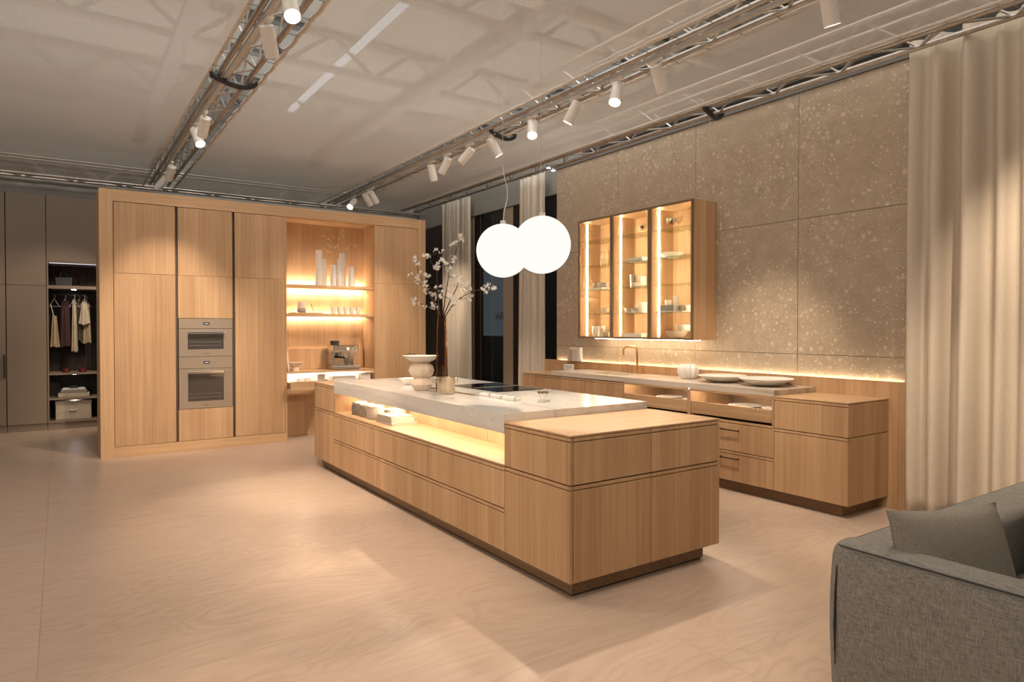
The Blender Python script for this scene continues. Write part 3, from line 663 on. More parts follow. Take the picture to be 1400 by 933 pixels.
# jars and books in the niche
for i, (y, r, h, m_, lab) in enumerate(((6.05, .075, .115, 'greyc', 'grey lidded stoneware jar, leftmost in the island niche'), (5.86, .075, .112, 'stoned', 'speckled stoneware jar, middle one in the island niche'), (5.66, .082, .115, 'offwhite', 'pale ribbed jar beside the books in the island niche'))):
    t = thing('storage_jar', lab, 'jar', (2.36, y, .626), 'jars in the island niche')
    b = bmesh.new(); lathe(b, [(0, 0), (r * .92, 0), (r, .012), (r, h * .72), (r * .9, h * .86), (0, h * .86)], (2.36, y, .626), 32, (lambda a, q, z: q * (1 + .012 * math.cos(24 * a))) if i == 2 else None); part('jar_body', b, M[m_], t, smooth=True)
    b = bmesh.new(); lathe(b, [(0, h * .86), (r * .93, h * .86), (r * .93, h * .95), (r * .8, h), (0, h)], (2.36, y, .626), 32); part('lid', b, M['offwhite'], t, smooth=True)
t = thing('ribbed_bowl', 'pale ribbed bowl behind the books in the island niche', 'bowl', (2.47, 5.46, .626))
b = bmesh.new(); lathe(b, [(0, 0), (.07, 0), (.1, .03), (.105, .1), (.098, .1), (.09, .04), (0, .02)], (2.47, 5.46, .626), 48, lambda a, q, z: q * (1 + .02 * math.cos(20 * a))); part('bowl_body', b, M['offwhite'], t, smooth=True)
def book(x, y, z, w, l, h, rz, lab, grp='books in the island niche', cm='cover'):
    t = thing('book', lab, 'book', (x, y, z), grp); R_ = Matrix.Rotation(rz, 3, 'Z'); c = (x, y, z)
    b = bmesh.new(); box(b, x - w / 2, x + w / 2, y - l / 2, y + l / 2, z, z + .003, R_, c); box(b, x - w / 2, x + w / 2, y - l / 2, y + l / 2, z + h - .003, z + h, R_, c); box(b, x - w / 2, x - w / 2 + .003, y - l / 2, y + l / 2, z + .003, z + h - .003, R_, c); part('cover', b, M[cm], t)
    b = bmesh.new(); box(b, x - w / 2 + .003, x + w / 2 - .006, y - l / 2 + .006, y + l / 2 - .006, z + .003, z + h - .003, R_, c); part('pages', b, M['paper'], t)
book(2.40, 5.30, .626, .24, .32, .020, .02, 'bottom white book of the stack in the island niche'); book(2.40, 5.31, .646, .22, .30, .034, .0, 'thick middle book of the stack in the island niche'); book(2.39, 5.32, .680, .20, .27, .018, .04, 'thin top book of the stack in the island niche')

# ------------------------------------------------------------ tall cabinet wall
TY = 8.557; TB = 9.30
t = thing('cabinet_surround', 'oak frame around the whole tall cabinet wall', 'frame', (2.34, 9.0, 0))
pbox('side_panel', (.36, .385, TY + .02, TB, 0, 2.98), M['oak'], t); pbox('stile', (.36, .492, TY - .005, TY + .02, 0, 2.98), M['oak'], t)
pbox('side_panel', (4.30, 4.327, TY + .02, TB, 0, 2.98), M['oak'], t); pbox('stile', (4.206, 4.327, TY - .005, TY + .02, 0, 2.98), M['oak'], t)
pbox('top_rail', (.492, 4.206, TY - .005, TY + .02, 2.85, 2.98), M['oakx'], t); pbox('top_panel', (.385, 4.30, TY + .02, TB, 2.955, 2.98), M['oakx'], t)
pbox('back_panel', (.385, 4.30, TB - .02, TB, 0, 2.955), M['oakin'], t); pbox('base_board', (.492, 2.376, TY - .003, TY + .02, 0, .118), M['oakx'], t)
def tall(x0, x1, lab, splits, m='milled', top=2.846):
    t = thing('tall_cabinet', lab, 'cabinet', ((x0 + x1) / 2, 8.9, .1), 'tall oak cabinets of the cabinet wall')
    pbox('carcass', (x0 + .001, x1 - .001, TY + .022, TB - .025, .121, 2.846), M['reveal'], t)
    for z0, z1 in splits:
        b = bmesh.new(); box(b, x0, x1, TY, TY + .020, z0 + .0015, z1 - .0015); part('door', b, M[m], t, .0015)
    return t
tall(.497, 1.108, 'tall oak cabinet at the left end with woven relief doors', ((.121, 2.056), (2.056, 2.846)))
tc = thing('oven_cabinet', 'tall oak cabinet that holds the two built-in ovens', 'cabinet', (1.43, 8.9, .1), 'tall oak cabinets of the cabinet wall')
pbox('carcass', (1.136, 1.73, TY + .06, TB - .025, .121, 2.846), M['reveal'], tc)
for z0, z1 in ((.121, .492), (1.558, 2.056), (2.056, 2.846)):
    b = bmesh.new(); box(b, 1.136, 1.73, TY, TY + .02, z0 + .0015, z1 - .0015); part('door' if z0 > 1 else 'drawer_front', b, M['milled'], tc, .0015)
for x0, x1 in ((1.108, 1.136), (1.73, 1.758)): pbox('handle_recess', (x0 + .001, x1 - .001, TY + .03, TY + .05, .121, 2.846), M['stilebrown'], tc)
tall(1.758, 2.352, 'tall oak cabinet between the ovens and the coffee niche', ((.121, 2.056), (2.056, 2.846)))
tall(3.556, 4.203, 'tall oak cabinet right of the coffee niche', ((.121, 2.056), (2.056, 2.846)))
def oven(z0, z1, lab, zc):
    t = thing('built_in_oven', lab, 'oven', (1.433, 8.6, z0)); x0, x1 = 1.14, 1.726; y = TY - .004
    pbox('chassis', (x0 + .02, x1 - .02, y + .02, y + .05, z0 + .01, z1 - .01), M['black'], t)
    cp = pbox('control_panel', (x0, x1, y, y + .02, zc + .002, z1), M['ovenface'], t, .002)
    pbox('display', (1.405, 1.47, y - .001, y + .001, (zc + z1) / 2 - .016, (zc + z1) / 2 + .016), M['bglass'], t, 0)
    b = bmesh.new()
    for k in range(3): box(b, 1.418 + k * .015, 1.428 + k * .015, y - .0016, y - .001, (zc + z1) / 2 - .007, (zc + z1) / 2 + .007)
    part('display_figures', b, glow('display_white', (1, 1, 1), .7), t)
    dd = pbox('oven_door', (x0, x1, y, y + .02, z0, zc - .002), M['ovenface'], t, .002)
    pbox('door_window', (x0 + .095, x1 - .10, y - .0012, y + .001, z0 + .085, zc - .055), M['ovenwin'], t, 0)
    zh = zc - .045; b = bmesh.new(); box(b, x0 + .095, x1 - .095, y - .055, y - .035, zh - .012, zh + .014); part('handle', b, M['chrome'], t, .004, 2)
    for xx in (x0 + .11, x1 - .12): pbox('handle_bracket', (xx, xx + .015, y - .036, y, zh - .008, zh + .008), M['black'], t)
    b = bmesh.new()
    for zz in (z0 + .13, z0 + .17): tube(b, [(x0 + .11, y - .0015, zz), (x1 - .12, y - .0015, zz)], .0015, 4)
    part('oven_rack', b, M['steel'], t)
    tx = text('Miele', .026, (1.435, y - .0015, z0 + .035), (math.pi / 2, 0, 0), M['black'], t, .0003)
oven(1.108, 1.555, 'compact upper built-in oven with a glass window', 1.435); oven(.495, 1.104, 'larger lower built-in oven', .965)

# coffee niche
NX0, NX1, NB = 2.376, 3.553, 8.955
t = thing('coffee_niche', 'open oak niche with lit shelves between the tall cabinets', 'niche', (2.96, 8.7, 0))
pbox('back_panel', (NX0, NX1, NB, NB + .02, 0, 2.85), M['oak'], t); pbox('side_panel', (2.354, NX0, TY, NB, .0, 2.846), M['oak'], t); pbox('side_panel', (NX1 - .002, NX1 + .0015, TY + .001, NB, .0, 2.846), M['oak'], t)
pbox('soffit', (NX0, NX1 - .003, TY + .021, NB, 2.843, 2.86), M['oakx'], t); pbox('low_back_panel', (NX0 + .001, NX1 - .02, NB - .04, NB - .001, .89, 1.17), M['oak'], t)
pbox('worktop', (NX0, NX1 - .003, TY + .015, NB - .041, .863, .884), M['oakx'], t)
pbox('led_strip', (NX0 + .02, NX1 - .03, 8.80, 8.812, .857, .862), M['ledcool'], t, 0)
pbox('lit_band_panel', (NX0 + .001, NX1 - .02, NB - .012, NB - .001, .68, .862), M['white'], t)  # white panel added so the band under the worktop looks backlit
pbox('drawer_floor', (2.9, NX1 - .02, TY + .04, NB - .01, .66, .68), M['oakx'], t)
for lab, z0, z1, up in (('upper lit oak shelf in the coffee niche', 1.965, 2.004, True), ('lower lit oak shelf in the coffee niche', 1.594, 1.632, False)):
    s = thing('wall_shelf', lab, 'shelf', (2.96, 8.75, z0), 'lit oak shelves in the coffee niche')
    pbox('shelf_board', (NX0 + .001, NX1 - .004, TY + .03, NB - .065, z0, z1), M['oakx'], s)
    pbox('led_strip', (NX0 + .02, NX1 - .03, NB - .058, NB - .048, z0 + .002, z0 + .010), M['led'], s, 0)
    if up: pbox('led_strip', (NX0 + .02, NX1 - .03, NB - .058, NB - .048, z1 - .012, z1 - .004), M['led'], s, 0)
t = thing('pull_out_drawer', 'oak drawer pulled open under the coffee worktop', 'drawer', (2.62, 8.5, .65))
pbox('drawer_front', (NX0 + .01, 2.95, 8.44, 8.458, .655, .765), M['oakx'], t); pbox('drawer_bottom', (NX0 + .015, 2.945, 8.458, 8.90, .66, .67), M['white'], t)
for xx in (NX0 + .013, 2.935): pbox('drawer_side', (xx, xx + .012, 8.458, 8.90, .67, .75), M['oakx'], t)
for i, (x, y) in enumerate(((2.56, 8.62), (2.66, 8.66))):
    t = thing('white_cup', ('left' if i == 0 else 'right') + ' round white cup in the open coffee drawer', 'cup', (x, y, .67), 'cups in the coffee drawer')
    b = bmesh.new(); lathe(b, [(0, 0), (.03, 0), (.045, .04), (.043, .09), (.036, .118), (.032, .118), (.038, .09), (.04, .04), (0, .01)], (x, y, .67), 24); part('cup_body', b, M['white'], t, smooth=True)
t = thing('tea_towels', 'folded white towels on a tray below the coffee machine', 'towels', (3.17, 8.7, .68))
pbox('tray', (2.98, 3.34, 8.62, 8.86, .681, .700), M['steel'], t, .002); pbox('towel', (3.0, 3.32, 8.64, 8.84, .701, .80), M['white'], t, .012, seg=3)
tag(pbox('tea_box', (3.38, 3.52, 8.62, 8.85, .681, .83), M['offwhite'], None, .003), 'pale box right of the towels under the worktop', 'box')
tag(pbox('tea_tin', (2.80, 2.90, 8.66, 8.86, .671, .83), M['offwhite'], None, .003), 'pale tin left of the towels under the worktop', 'tin')
# vases on the upper shelf
for x, y, h, r, lab in ((2.85, 8.74, .47, .048, 'tallest white cylinder vase, at the left on the upper shelf'), (2.945, 8.84, .37, .040, 'slim white vase just behind the tallest one'), (3.04, 8.72, .285, .042, 'short white vase in the middle of the upper shelf'),
                       (3.13, 8.75, .365, .040, 'white vase right of the short middle vase'), (3.205, 8.84, .46, .046, 'tall white vase at the back right of the group'), (3.285, 8.71, .275, .044, 'short white vase at the right end of the group')):
    t = thing('cylinder_vase', lab, 'vase', (x, y, 2.004), 'white cylinder vases on the upper shelf')
    b = bmesh.new(); lathe(b, [(0, 0), (r, 0), (r * 1.02, .01), (r * .86, h), (r * .80, h), (r * .8, h - .05), (0, h - .05)], (x, y, 2.004), 28); part('vase_body', b, M['offwhite'], t, smooth=True)
BD = [[3.153,8.693,2.76],[3.151,8.716,2.723],[3.182,8.774,2.682],[2.928,8.826,2.688],[2.976,8.793,2.659],[3.067,8.823,2.689],[3.117,8.734,2.653],[3.021,8.838,2.569],[3.108,8.768,2.558],[3.07,8.774,2.536],[3.313,8.712,2.586],[3.299,8.595,2.553],[3.212,8.688,2.527],[2.965,8.822,2.494],[3.016,8.854,2.441],[3.025,8.793,2.466]]
t = thing('dried_branches', 'pale dried seed branches in the vases on the upper shelf', 'branches', (3.13, 8.75, 2.33))
dm = [[(3.13, 8.75, 2.30), (3.125, 8.76, 2.5), (3.12, 8.77, 2.62), (3.15, 8.72, 2.76)], [(3.13, 8.75, 2.30), (3.09, 8.79, 2.55), (3.0, 8.81, 2.66), (2.93, 8.826, 2.69)], [(3.13, 8.75, 2.30), (3.17, 8.73, 2.46), (3.23, 8.69, 2.55), (3.31, 8.69, 2.585)], [(2.945, 8.84, 2.30), (2.98, 8.83, 2.42), (3.02, 8.84, 2.5)]]
for mn in dm: b = bmesh.new(); tube(b, mn, [.003, .0025, .002, .0015][:len(mn)], 5); part('stem', b, M['dried'], t, smooth=True)
def seed_mesh(s):
    r = random.Random(s); b = bmesh.new()
    for k in range(4):
        c = Vector((r.uniform(-.02, .02),) * 1 + (r.uniform(-.015, .015), r.uniform(-.02, .02))); ax = Vector((r.uniform(-1, 1), r.uniform(-1, 1), r.uniform(-1, 1))).normalized(); u = ax.orthogonal().normalized(); v = ax.cross(u)
        b.faces.new([b.verts.new(c + (u * math.cos(q) + v * math.sin(q) * .8) * .014) for q in [2 * math.pi * j / 7 for j in range(7)]])
    return mesh('seed_head', b, M['dried'])
SM = [seed_mesh(s) for s in range(3)]
for i, p in enumerate(BD): o = link('seed_head', SM[i % 3], t); o.location = Vector(p) - Vector(t.location)
# lower shelf
t = thing('bowl_stack_tray', 'flat wooden tray under the stacked bowls on the lower shelf', 'tray', (2.66, 8.72, 1.632)); pbox('tray', (2.46, 2.86, 8.62, 8.80, 1.632, 1.646), M['oakx'], t, .003)
for i, (z, r, h, lab) in enumerate(((1.647, .058, .045, 'lowest of the three stacked grey bowls'), (1.690, .056, .04, 'middle of the three stacked grey bowls'), (1.728, .048, .06, 'top grey cup of the stacked bowls'))):
    t = thing('stacked_bowl', lab, 'bowl', (2.61, 8.71, z), 'stacked bowls on the lower shelf')
    b = bmesh.new(); lathe(b, [(0, 0), (r * .8, 0), (r, h * .3), (r, h), (r * .9, h), (r * .88, h * .4), (0, .008)], (2.61, 8.71, z), 26); part('bowl_body', b, M['greyc' if i == 0 else 'offwhite'], t, smooth=True)
t = thing('pen_stand', 'dark pen leaning in a clear stand on the lower shelf', 'pen', (2.76, 8.72, 1.646)); b = bmesh.new(); tube(b, [(2.775, 8.72, 1.646), (2.735, 8.72, 1.76)], [.004, .006], 8); part('pen', b, M['black'], t)
pbox('stand', (2.765, 2.80, 8.705, 8.735, 1.646, 1.655), M['glass'], t)
for i, x in enumerate((3.04, 3.125, 3.21, 3.295, 3.385)):
    t = thing('glass_cup', ('leftmost', 'second from left', 'middle', 'second from right', 'rightmost')[i] + ' of the five ribbed cups on the lower shelf', 'cup', (x, 8.73, 1.632), 'ribbed cups on the lower shelf')
    b = bmesh.new(); lathe(b, [(0, 0), (.026, 0), (.034, .05), (.033, .055), (.037, .098), (.032, .098), (.028, .06), (.022, .01), (0, .01)], (x, 8.73, 1.632), 26); part('cup_body', b, M['jar'], t, smooth=True)
# worktop items in the niche
t = thing('pedestal_bowl', 'small clay coloured pedestal bowl on the coffee worktop', 'bowl', (2.53, 8.72, .885))
b = bmesh.new(); lathe(b, [(0, 0), (.045, 0), (.042, .05), (.06, .07), (.088, .105), (.09, .112), (.083, .112), (.05, .08), (0, .075)], (2.53, 8.72, .885), 30); part('bowl_body', b, M['alab'], t, smooth=True)
b = bmesh.new(); box(b, 2.40, 2.42, 8.60, 8.80, .886, 1.14, Matrix.Rotation(-.10, 3, 'Y'), (2.41, 8.7, .886)); t = tag(part('cutting_board', b, M['offwhite'], None, .004), 'pale board leaning on the left wall of the coffee niche', 'board')
t = thing('espresso_machine', 'polished steel espresso machine on the coffee worktop', 'coffee machine', (3.17, 8.72, .885)); x0, x1 = 3.0, 3.35
pbox('base_tray', (x0 - .01, x1 + .02, 8.60, 8.88, .893, .935), M['steel'], t, .008, seg=2); pbox('feet', (x0, x1, 8.61, 8.87, .885, .893), M['black'], t)
pbox('back_body', (x0 + .02, x1 - .02, 8.77, 8.88, .935, 1.12), M['chrome'], t, .006); pbox('head', (x0 - .005, x1 - .005, 8.60, 8.88, 1.115, 1.215), M['chrome'], t, .014, seg=3)
pbox('side_wall', (x0 - .012, x0 + .02, 8.66, 8.88, .935, 1.13), M['steel'], t, .004)
b = bmesh.new(); cyl(b, (3.13, 8.68, 1.065), .034, .05, 20); part('group_head', b, M['chrome'], t, smooth=True)
b = bmesh.new(); cyl(b, (3.13, 8.68, 1.035), .036, .03, 20); tube(b, [(3.13, 8.65, 1.05), (3.12, 8.55, 1.04)], [.010, .013], 10); part('portafilter', b, M['black'], t, smooth=True)
b = bmesh.new(); tube(b, [(3.30, 8.67, 1.12), (3.31, 8.64, 1.04), (3.295, 8.63, .96)], .006, 8); part('steam_wand', b, M['steel'], t, smooth=True)
b = bmesh.new(); lathe(b, [(0, 0), (.03, 0), (.034, .05), (.028, .085), (.03, .09)], (3.265, 8.68, .936), 20); part('milk_jug', b, M['chrome'], t, smooth=True)
b = bmesh.new(); lathe(b, [(0, 0), (.055, 0), (.062, .045), (.066, .05), (.075, .055), (.03, .062), (0, .064)], (3.06, 8.74, 1.215), 24); part('bean_hopper', b, M['black'], t, smooth=True)
b = bmesh.new(); cyl(b, (3.19, 8.598, 1.165), .022, .006, 20, (0, -1, 0)); part('pressure_gauge', b, M['white'], t)
b = bmesh.new()
for xx in (3.08, 3.11, 3.25, 3.28): cyl(b, (xx, 8.599, 1.165), .009, .005, 12, (0, -1, 0))
part('buttons', b, M['steel'], t)

# ------------------------------------------------------------ back run of base cabinets
RX, RB = 4.88, 5.478
def unit(y0, y1, lab): 
    t = thing('base_cabinet', lab, 'cabinet', (5.18, (y0 + y1) / 2, .1), 'oak base cabinets along the stone wall'); return t
t = unit(2.69, 3.316, 'raised oak end cabinet at the right of the wall run')
pbox('carcass', (RX + .021, RB - .001, 2.70, 3.315, .10, .866), M['reveal'], t); pbox('end_panel', (RX + .0205, RB, 2.69, 2.70, .10, .612), M['oak'], t); pbox('end_panel', (RX + .0205, RB, 2.69, 2.70, .619, .868), M['oak'], t)
front('door', t, '-x', RX, 2.69, 3.316, .10, .612); front('drawer_front', t, '-x', RX, 2.69, 3.316, .619, .868); pbox('top_panel', (RX - .001, RB, 2.689, 3.316, .872, .882), M['oaky'], t)
def bar(parent, y0, y1, z):
    b = bmesh.new(); box(b, RX - .036, RX - .026, y0, y1, z, z + .010)
    for yy_ in (y0, y1 - .010): box(b, RX - .028, RX, yy_, yy_ + .010, z, z + .010)
    part('handle', b, M['bronzeh'], parent, .001)
M['bronzeh'] = plain('bronze_handle', (.12, .065, .03), .35, .7)
GY0, GY1 = 3.336, 4.208
for (y0, y1, lab, hh) in ((3.316, 4.215, 'oak drawer cabinet with a glass fronted drawer and two bar handles', (3.655, 3.85)), (4.215, 5.10, 'oak drawer cabinet with a glass fronted drawer, half behind the island', (4.55, 4.75))):
    t = unit(y0, y1, lab)
    pbox('carcass', (RX + .021, RB - .001, y0 + .002, y1 - .002, .10, .632), M['reveal'], t)
    pbox('side_panel', (RX, RB - .001, y0 + .001, y0 + .019, .633, .872), M['oak'], t); pbox('side_panel', (RX, RB - .001, y1 - .019, y1 - .001, .633, .872), M['oak'], t)
    pbox('inner_back', (RB - .02, RB - .002, y0 + .02, y1 - .02, .633, .872), M['steel'], t); pbox('top_edge', (RX, RX + .02, y0 + .02, y1 - .02, .858, .8775), M['oaky'], t)
    front('drawer_front', t, '-x', RX, y0, y1, .10, .357); front('drawer_front', t, '-x', RX, y0, y1, .364, .628)
    g = pbox('inner_drawer', (RX + .004, RX + .022, y0 + .024, y1 - .024, .652, .762), M['oaky'], t)
    pbox('drawer_glass', (RX + .010, RX + .016, y0 + .026, y1 - .026, .762, .848), M['glass'], t, 0); pbox('drawer_floor', (RX + .022, RB - .04, y0 + .03, y1 - .03, .652, .664), M['oaky'], t)
    pbox('drawer_light', (RX + .06, RX + .07, y0 + .06, y1 - .06, .866, .871), M['ledcool'], t, 0)
    bar(t, hh[0], hh[1], .545); bar(t, hh[0], hh[1], .296)
for i, (x, y, r, lab) in enumerate(((5.10, 3.76, .145, 'white plates in the glass fronted drawer, left of the pair'), (5.12, 3.46, .12, 'white plates in the glass fronted drawer near the end cabinet'), (5.10, 4.66, .13, 'white plates in the drawer half behind the island'), (5.12, 4.36, .11, 'white plates beside the post between the glass drawers'))):
    t = thing('plate_stack', lab, 'plates', (x, y, .664), 'plates in the glass drawers')
    for k in range(5):
        b = bmesh.new(); z = k * .018; lathe(b, [(0, z), (r * .6, z), (r, z + .014), (r, z + .017), (r * .6, z + .004), (0, z + .004)], (x, y, .664), 32); part('plate', b, M['white'], t, smooth=True)
for y0, y1, lab in ((5.10, 5.718, 'oak base cabinet below the sink'), (5.718, 6.34, 'oak base cabinet left of the sink'), (6.34, 6.935, 'oak base cabinet at the far left end of the wall run')):
    t = unit(y0, y1, lab); pbox('carcass', (RX + .021, RB - .001, y0 + .002, y1 - .002, .10, .866), M['reveal'], t)
    front('door', t, '-x', RX, y0, y1, .10, .868 if y0 < 6.3 else .864)
    if y0 > 6.3: pbox('top_panel', (RX - .001, RB, y0 + .001, y1, .870, .880), M['oaky'], t)
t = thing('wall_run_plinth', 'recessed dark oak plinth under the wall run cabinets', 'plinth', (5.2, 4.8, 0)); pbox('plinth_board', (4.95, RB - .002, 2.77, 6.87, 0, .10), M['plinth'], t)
t = thing('wall_run_worktop', 'beige veined stone worktop of the wall run', 'worktop', (5.18, 4.83, .93))
b = bmesh.new(); xs = [RX, 5.02, 5.34, RB - .001]; yy = [3.318, 5.28, 5.78, 6.338]; V = {}
ZT, ZB_ = .928, .878
for z in (ZT, ZB_):
    for i in range(3):
        for j in range(3):
            if (i, j) == (1, 1): continue
            b.faces.new((gv(i, j, z), gv(i + 1, j, z), gv(i + 1, j + 1, z), gv(i, j + 1, z)))
for i in range(3):
    for j in (0, 3): b.faces.new((gv(i, j, ZT), gv(i + 1, j, ZT), gv(i + 1, j, ZB_), gv(i, j, ZB_)))
    for q in (0, 3): b.faces.new((gv(q, i, ZT), gv(q, i + 1, ZT), gv(q, i + 1, ZB_), gv(q, i, ZB_)))
for (a, c) in (((1, 1), (2, 1)), ((2, 1), (2, 2)), ((2, 2), (1, 2)), ((1, 2), (1, 1))): b.faces.new((gv(*a, ZT), gv(*c, ZT), gv(*c, ZB_), gv(*a, ZB_)))
part('stone_slab', b, M['marble2'], t)
t = thing('wall_run_sink', 'stone coloured sink basin in the wall run worktop', 'sink', (5.18, 5.53, .868)); pbox('basin', (5.02, 5.34, 5.28, 5.78, .868, .877), M['greyc'], t)
t = thing('ledge_panel', 'low vertical oak panel and ledge behind the wall run', 'panel', (5.49, 4.9, 0))
pbox('panel_front', (5.479, 5.494, 2.545, 7.26, 0, 1.018), M['oak'], t); pbox('ledge_cap', (5.494, 5.508, 2.545, 7.02, .96, .99), M['oaky'], t, 0)
pbox('led_strip', (5.497, 5.505, 2.60, 6.98, .990, .996), M['ledlow'], t, 0)
pbox('panel_end', (5.494, 5.53, 7.031, 7.26, 0, 1.018), M['oak'], t)
# tap
t = thing('brass_tap', 'brushed brass swan neck tap with side levers', 'tap', (5.38, 5.40, .928))
b = bmesh.new(); arc = [(5.385, 5.40, .93), (5.385, 5.40, 1.14)] + [(5.385 - .045 * (1 - math.cos(a)), 5.40, 1.14 + .045 * math.sin(a)) for a in [math.pi / 2 * k / 5 for k in range(1, 6)]]
arc = [(5.385, 5.40, .93), (5.385, 5.40, 1.185)]; n_ = 6
dx, dy = -.150, .07
for k in range(1, n_ + 1): a = math.pi / 2 * k / n_; f = .30 * (1 - math.cos(a)); arc.append((5.385 + dx * f, 5.40 + dy * f, 1.185 + .050 * math.sin(a)))
for k in range(0, n_ + 1): a = math.pi / 2 * k / n_; f = .70 + .30 * math.sin(a); arc.append((5.385 + dx * f, 5.40 + dy * f, 1.185 + .050 * math.cos(a)))
arc.append((5.385 + dx, 5.40 + dy, 1.165))
tube(b, arc, .0125, 12); tube(b, [arc[-1], (arc[-1][0], arc[-1][1], 1.14)], .0145, 12); part('spout', b, M['brass'], t, smooth=True)
for yy_, h in ((5.49, .075), (5.56, .10), (5.32, .075)):
    b = bmesh.new(); tube(b, [(5.385, yy_, .93), (5.385, yy_, .93 + h)], .010, 10); tube(b, [(5.385, yy_, .93 + h - .01), (5.35, yy_, .93 + h)], .005, 8); tube(b, [(5.385, yy_, .93), (5.385, yy_, .936)], .017, 14); part('lever', b, M['brass'], t, smooth=True)
t = thing('fluted_vase', 'small white ceramic vase with wavy deep folds', 'vase', (5.27, 4.565, .93))
b = bmesh.new(); lathe(b, [(0, .0), (.055, 0), (.085, .03), (.098, .07), (.092, .115), (.06, .145), (.045, .14), (0, .12)], (5.27, 4.565, .93), 84, lambda a, r, z: r * (1 + .13 * math.cos(11 * (a + .9 * z * 4 * math.sin(3 * a + z * 20) * .25)))); part('vase_body', b, M['white'], t, smooth=True)
for x, y, r, h, lab in ((5.24, 4.12, .228, .062, 'wide shallow white bowl beside the folded vase'), (5.22, 3.63, .236, .066, 'wide shallow white bowl nearest the end cabinet')):
    t = thing('shallow_bowl', lab, 'bowl', (x, y, .93), 'shallow bowls on the wall run')
    b = bmesh.new(); lathe(b, [(0, 0), (.09, 0), (.15, .018), (r, h), (r - .006, h + .003), (.14, .026), (0, .014)], (x, y, .929), 48); part('bowl_body', b, M['offwhite'], t, smooth=True)
t = thing('info_card', 'small white card sign standing on the worktop', 'sign', (5.15, 6.34, .93))
Rc = Matrix.Rotation(.35, 3, 'Z')
b = bmesh.new(); box(b, 5.15, 5.158, 6.26, 6.40, .93, 1.0, Rc, (5.15, 6.33, .93)); part('card', b, M['white'], t, .001)
b = bmesh.new()
for k in range(3): box(b, 5.1488, 5.1495, 6.28, 6.38, .948 + k * .014, .953 + k * .014, Rc, (5.15, 6.33, .93))
part('printed_lines', b, M['print'], t)
t = thing('white_display_box', 'white square box on the ledge in the corner left of the tap', 'box', (5.49, 6.6, 1.018)); Rb = Matrix.Rotation(.5, 3, 'Z')
b = bmesh.new(); box(b, 5.44, 5.50, 6.48, 6.68, 1.019, 1.195); part('box_body', b, M['white'], t, .003)
for i, (x, y) in enumerate(((5.40, 6.66), (5.415, 6.57))):
    t = thing('white_candle_glass', ('left' if i == 0 else 'right') + ' tall white beaker in front of the square box on the ledge', 'beaker', (5.465, y, 1.018), 'beakers on the ledge')
    b = bmesh.new(); lathe(b, [(0, 0), (.024, 0), (.028, .03), (.028, .12), (.032, .15), (.028, .15), (.022, .03), (0, .01)], (5.43, y, 1.019), 20); part('beaker_body', b, M['jar'], t, smooth=True)

# ------------------------------------------------------------ glazed wall cabinets
CX, CB = 5.15, 5.508
items = []
for i, (y0, y1, lab) in enumerate(((4.41, 4.994, 'glazed oak wall cabinet at the right, with its oak side showing'), (4.994, 5.578, 'middle glazed oak wall cabinet'), (5.578, 6.162, 'glazed oak wall cabinet at the left'))):
    t = thing('wall_cabinet', lab, 'cabinet', (5.33, (y0 + y1) / 2, 1.32), 'glazed oak wall cabinets')
    z0, z1 = 1.322, 2.72; th = .018
    pbox('side_panel', (CX + .022, CB, y0, y0 + th, z0, z1), M['oak'], t); pbox('side_panel', (CX + .022, CB, y1 - th, y1, z0, z1), M['oak'], t)
    pbox('top_panel', (CX + .022, CB, y0 + th, y1 - th, z1 - th, z1), M['oaky'], t); pbox('bottom_panel', (CX + .022, CB, y0 + th, y1 - th, z0, z0 + th), M['oaky'], t)
    pbox('back_panel', (CB - .012, CB, y0 + th, y1 - th, z0 + th, z1 - th), M['oak'], t)
    b = bmesh.new(); fw = .022; x0, x1 = CX, CX + .020; a, c = y0 + .0015, y1 - .0015
    box(b, x0, x1, a, a + fw, z0, z1); box(b, x0, x1, c - fw, c, z0, z1); box(b, x0, x1, a + fw, c - fw, z0, z0 + fw); box(b, x0, x1, a + fw, c - fw, z1 - fw, z1)
    d = part('door', b, M['cabframe'], t, .001); pbox('pane', (x0 + .008, x0 + .012, a + fw, c - fw, z0 + fw, z1 - fw), M['glass'], d, 0).location = (0, 0, 0)
    for z in (1.61, 1.90, 2.182, 2.475): pbox('glass_shelf', (CX + .03, CB - .014, y0 + th, y1 - th, z - .006, z), M['glassedge'], t, 0)
    pbox('led_strip', (5.277, 5.285, y1 - th - .006, y1 - th - .001, z0 + .03, z1 - .03), M['ledcab'], t, 0)
    pbox('led_strip', (5.277, 5.285, y0 + th + .001, y0 + th + .006, z0 + .03, z1 - .03), M['ledcab'], t, 0)
t = thing('under_cabinet_light', 'thin light strip under the glazed wall cabinets', 'light', (5.40, 5.3, 1.32)); pbox('led_strip', (5.36, 5.372, 4.50, 6.08, 1.316, 1.321), M['lednic'], t, 0)
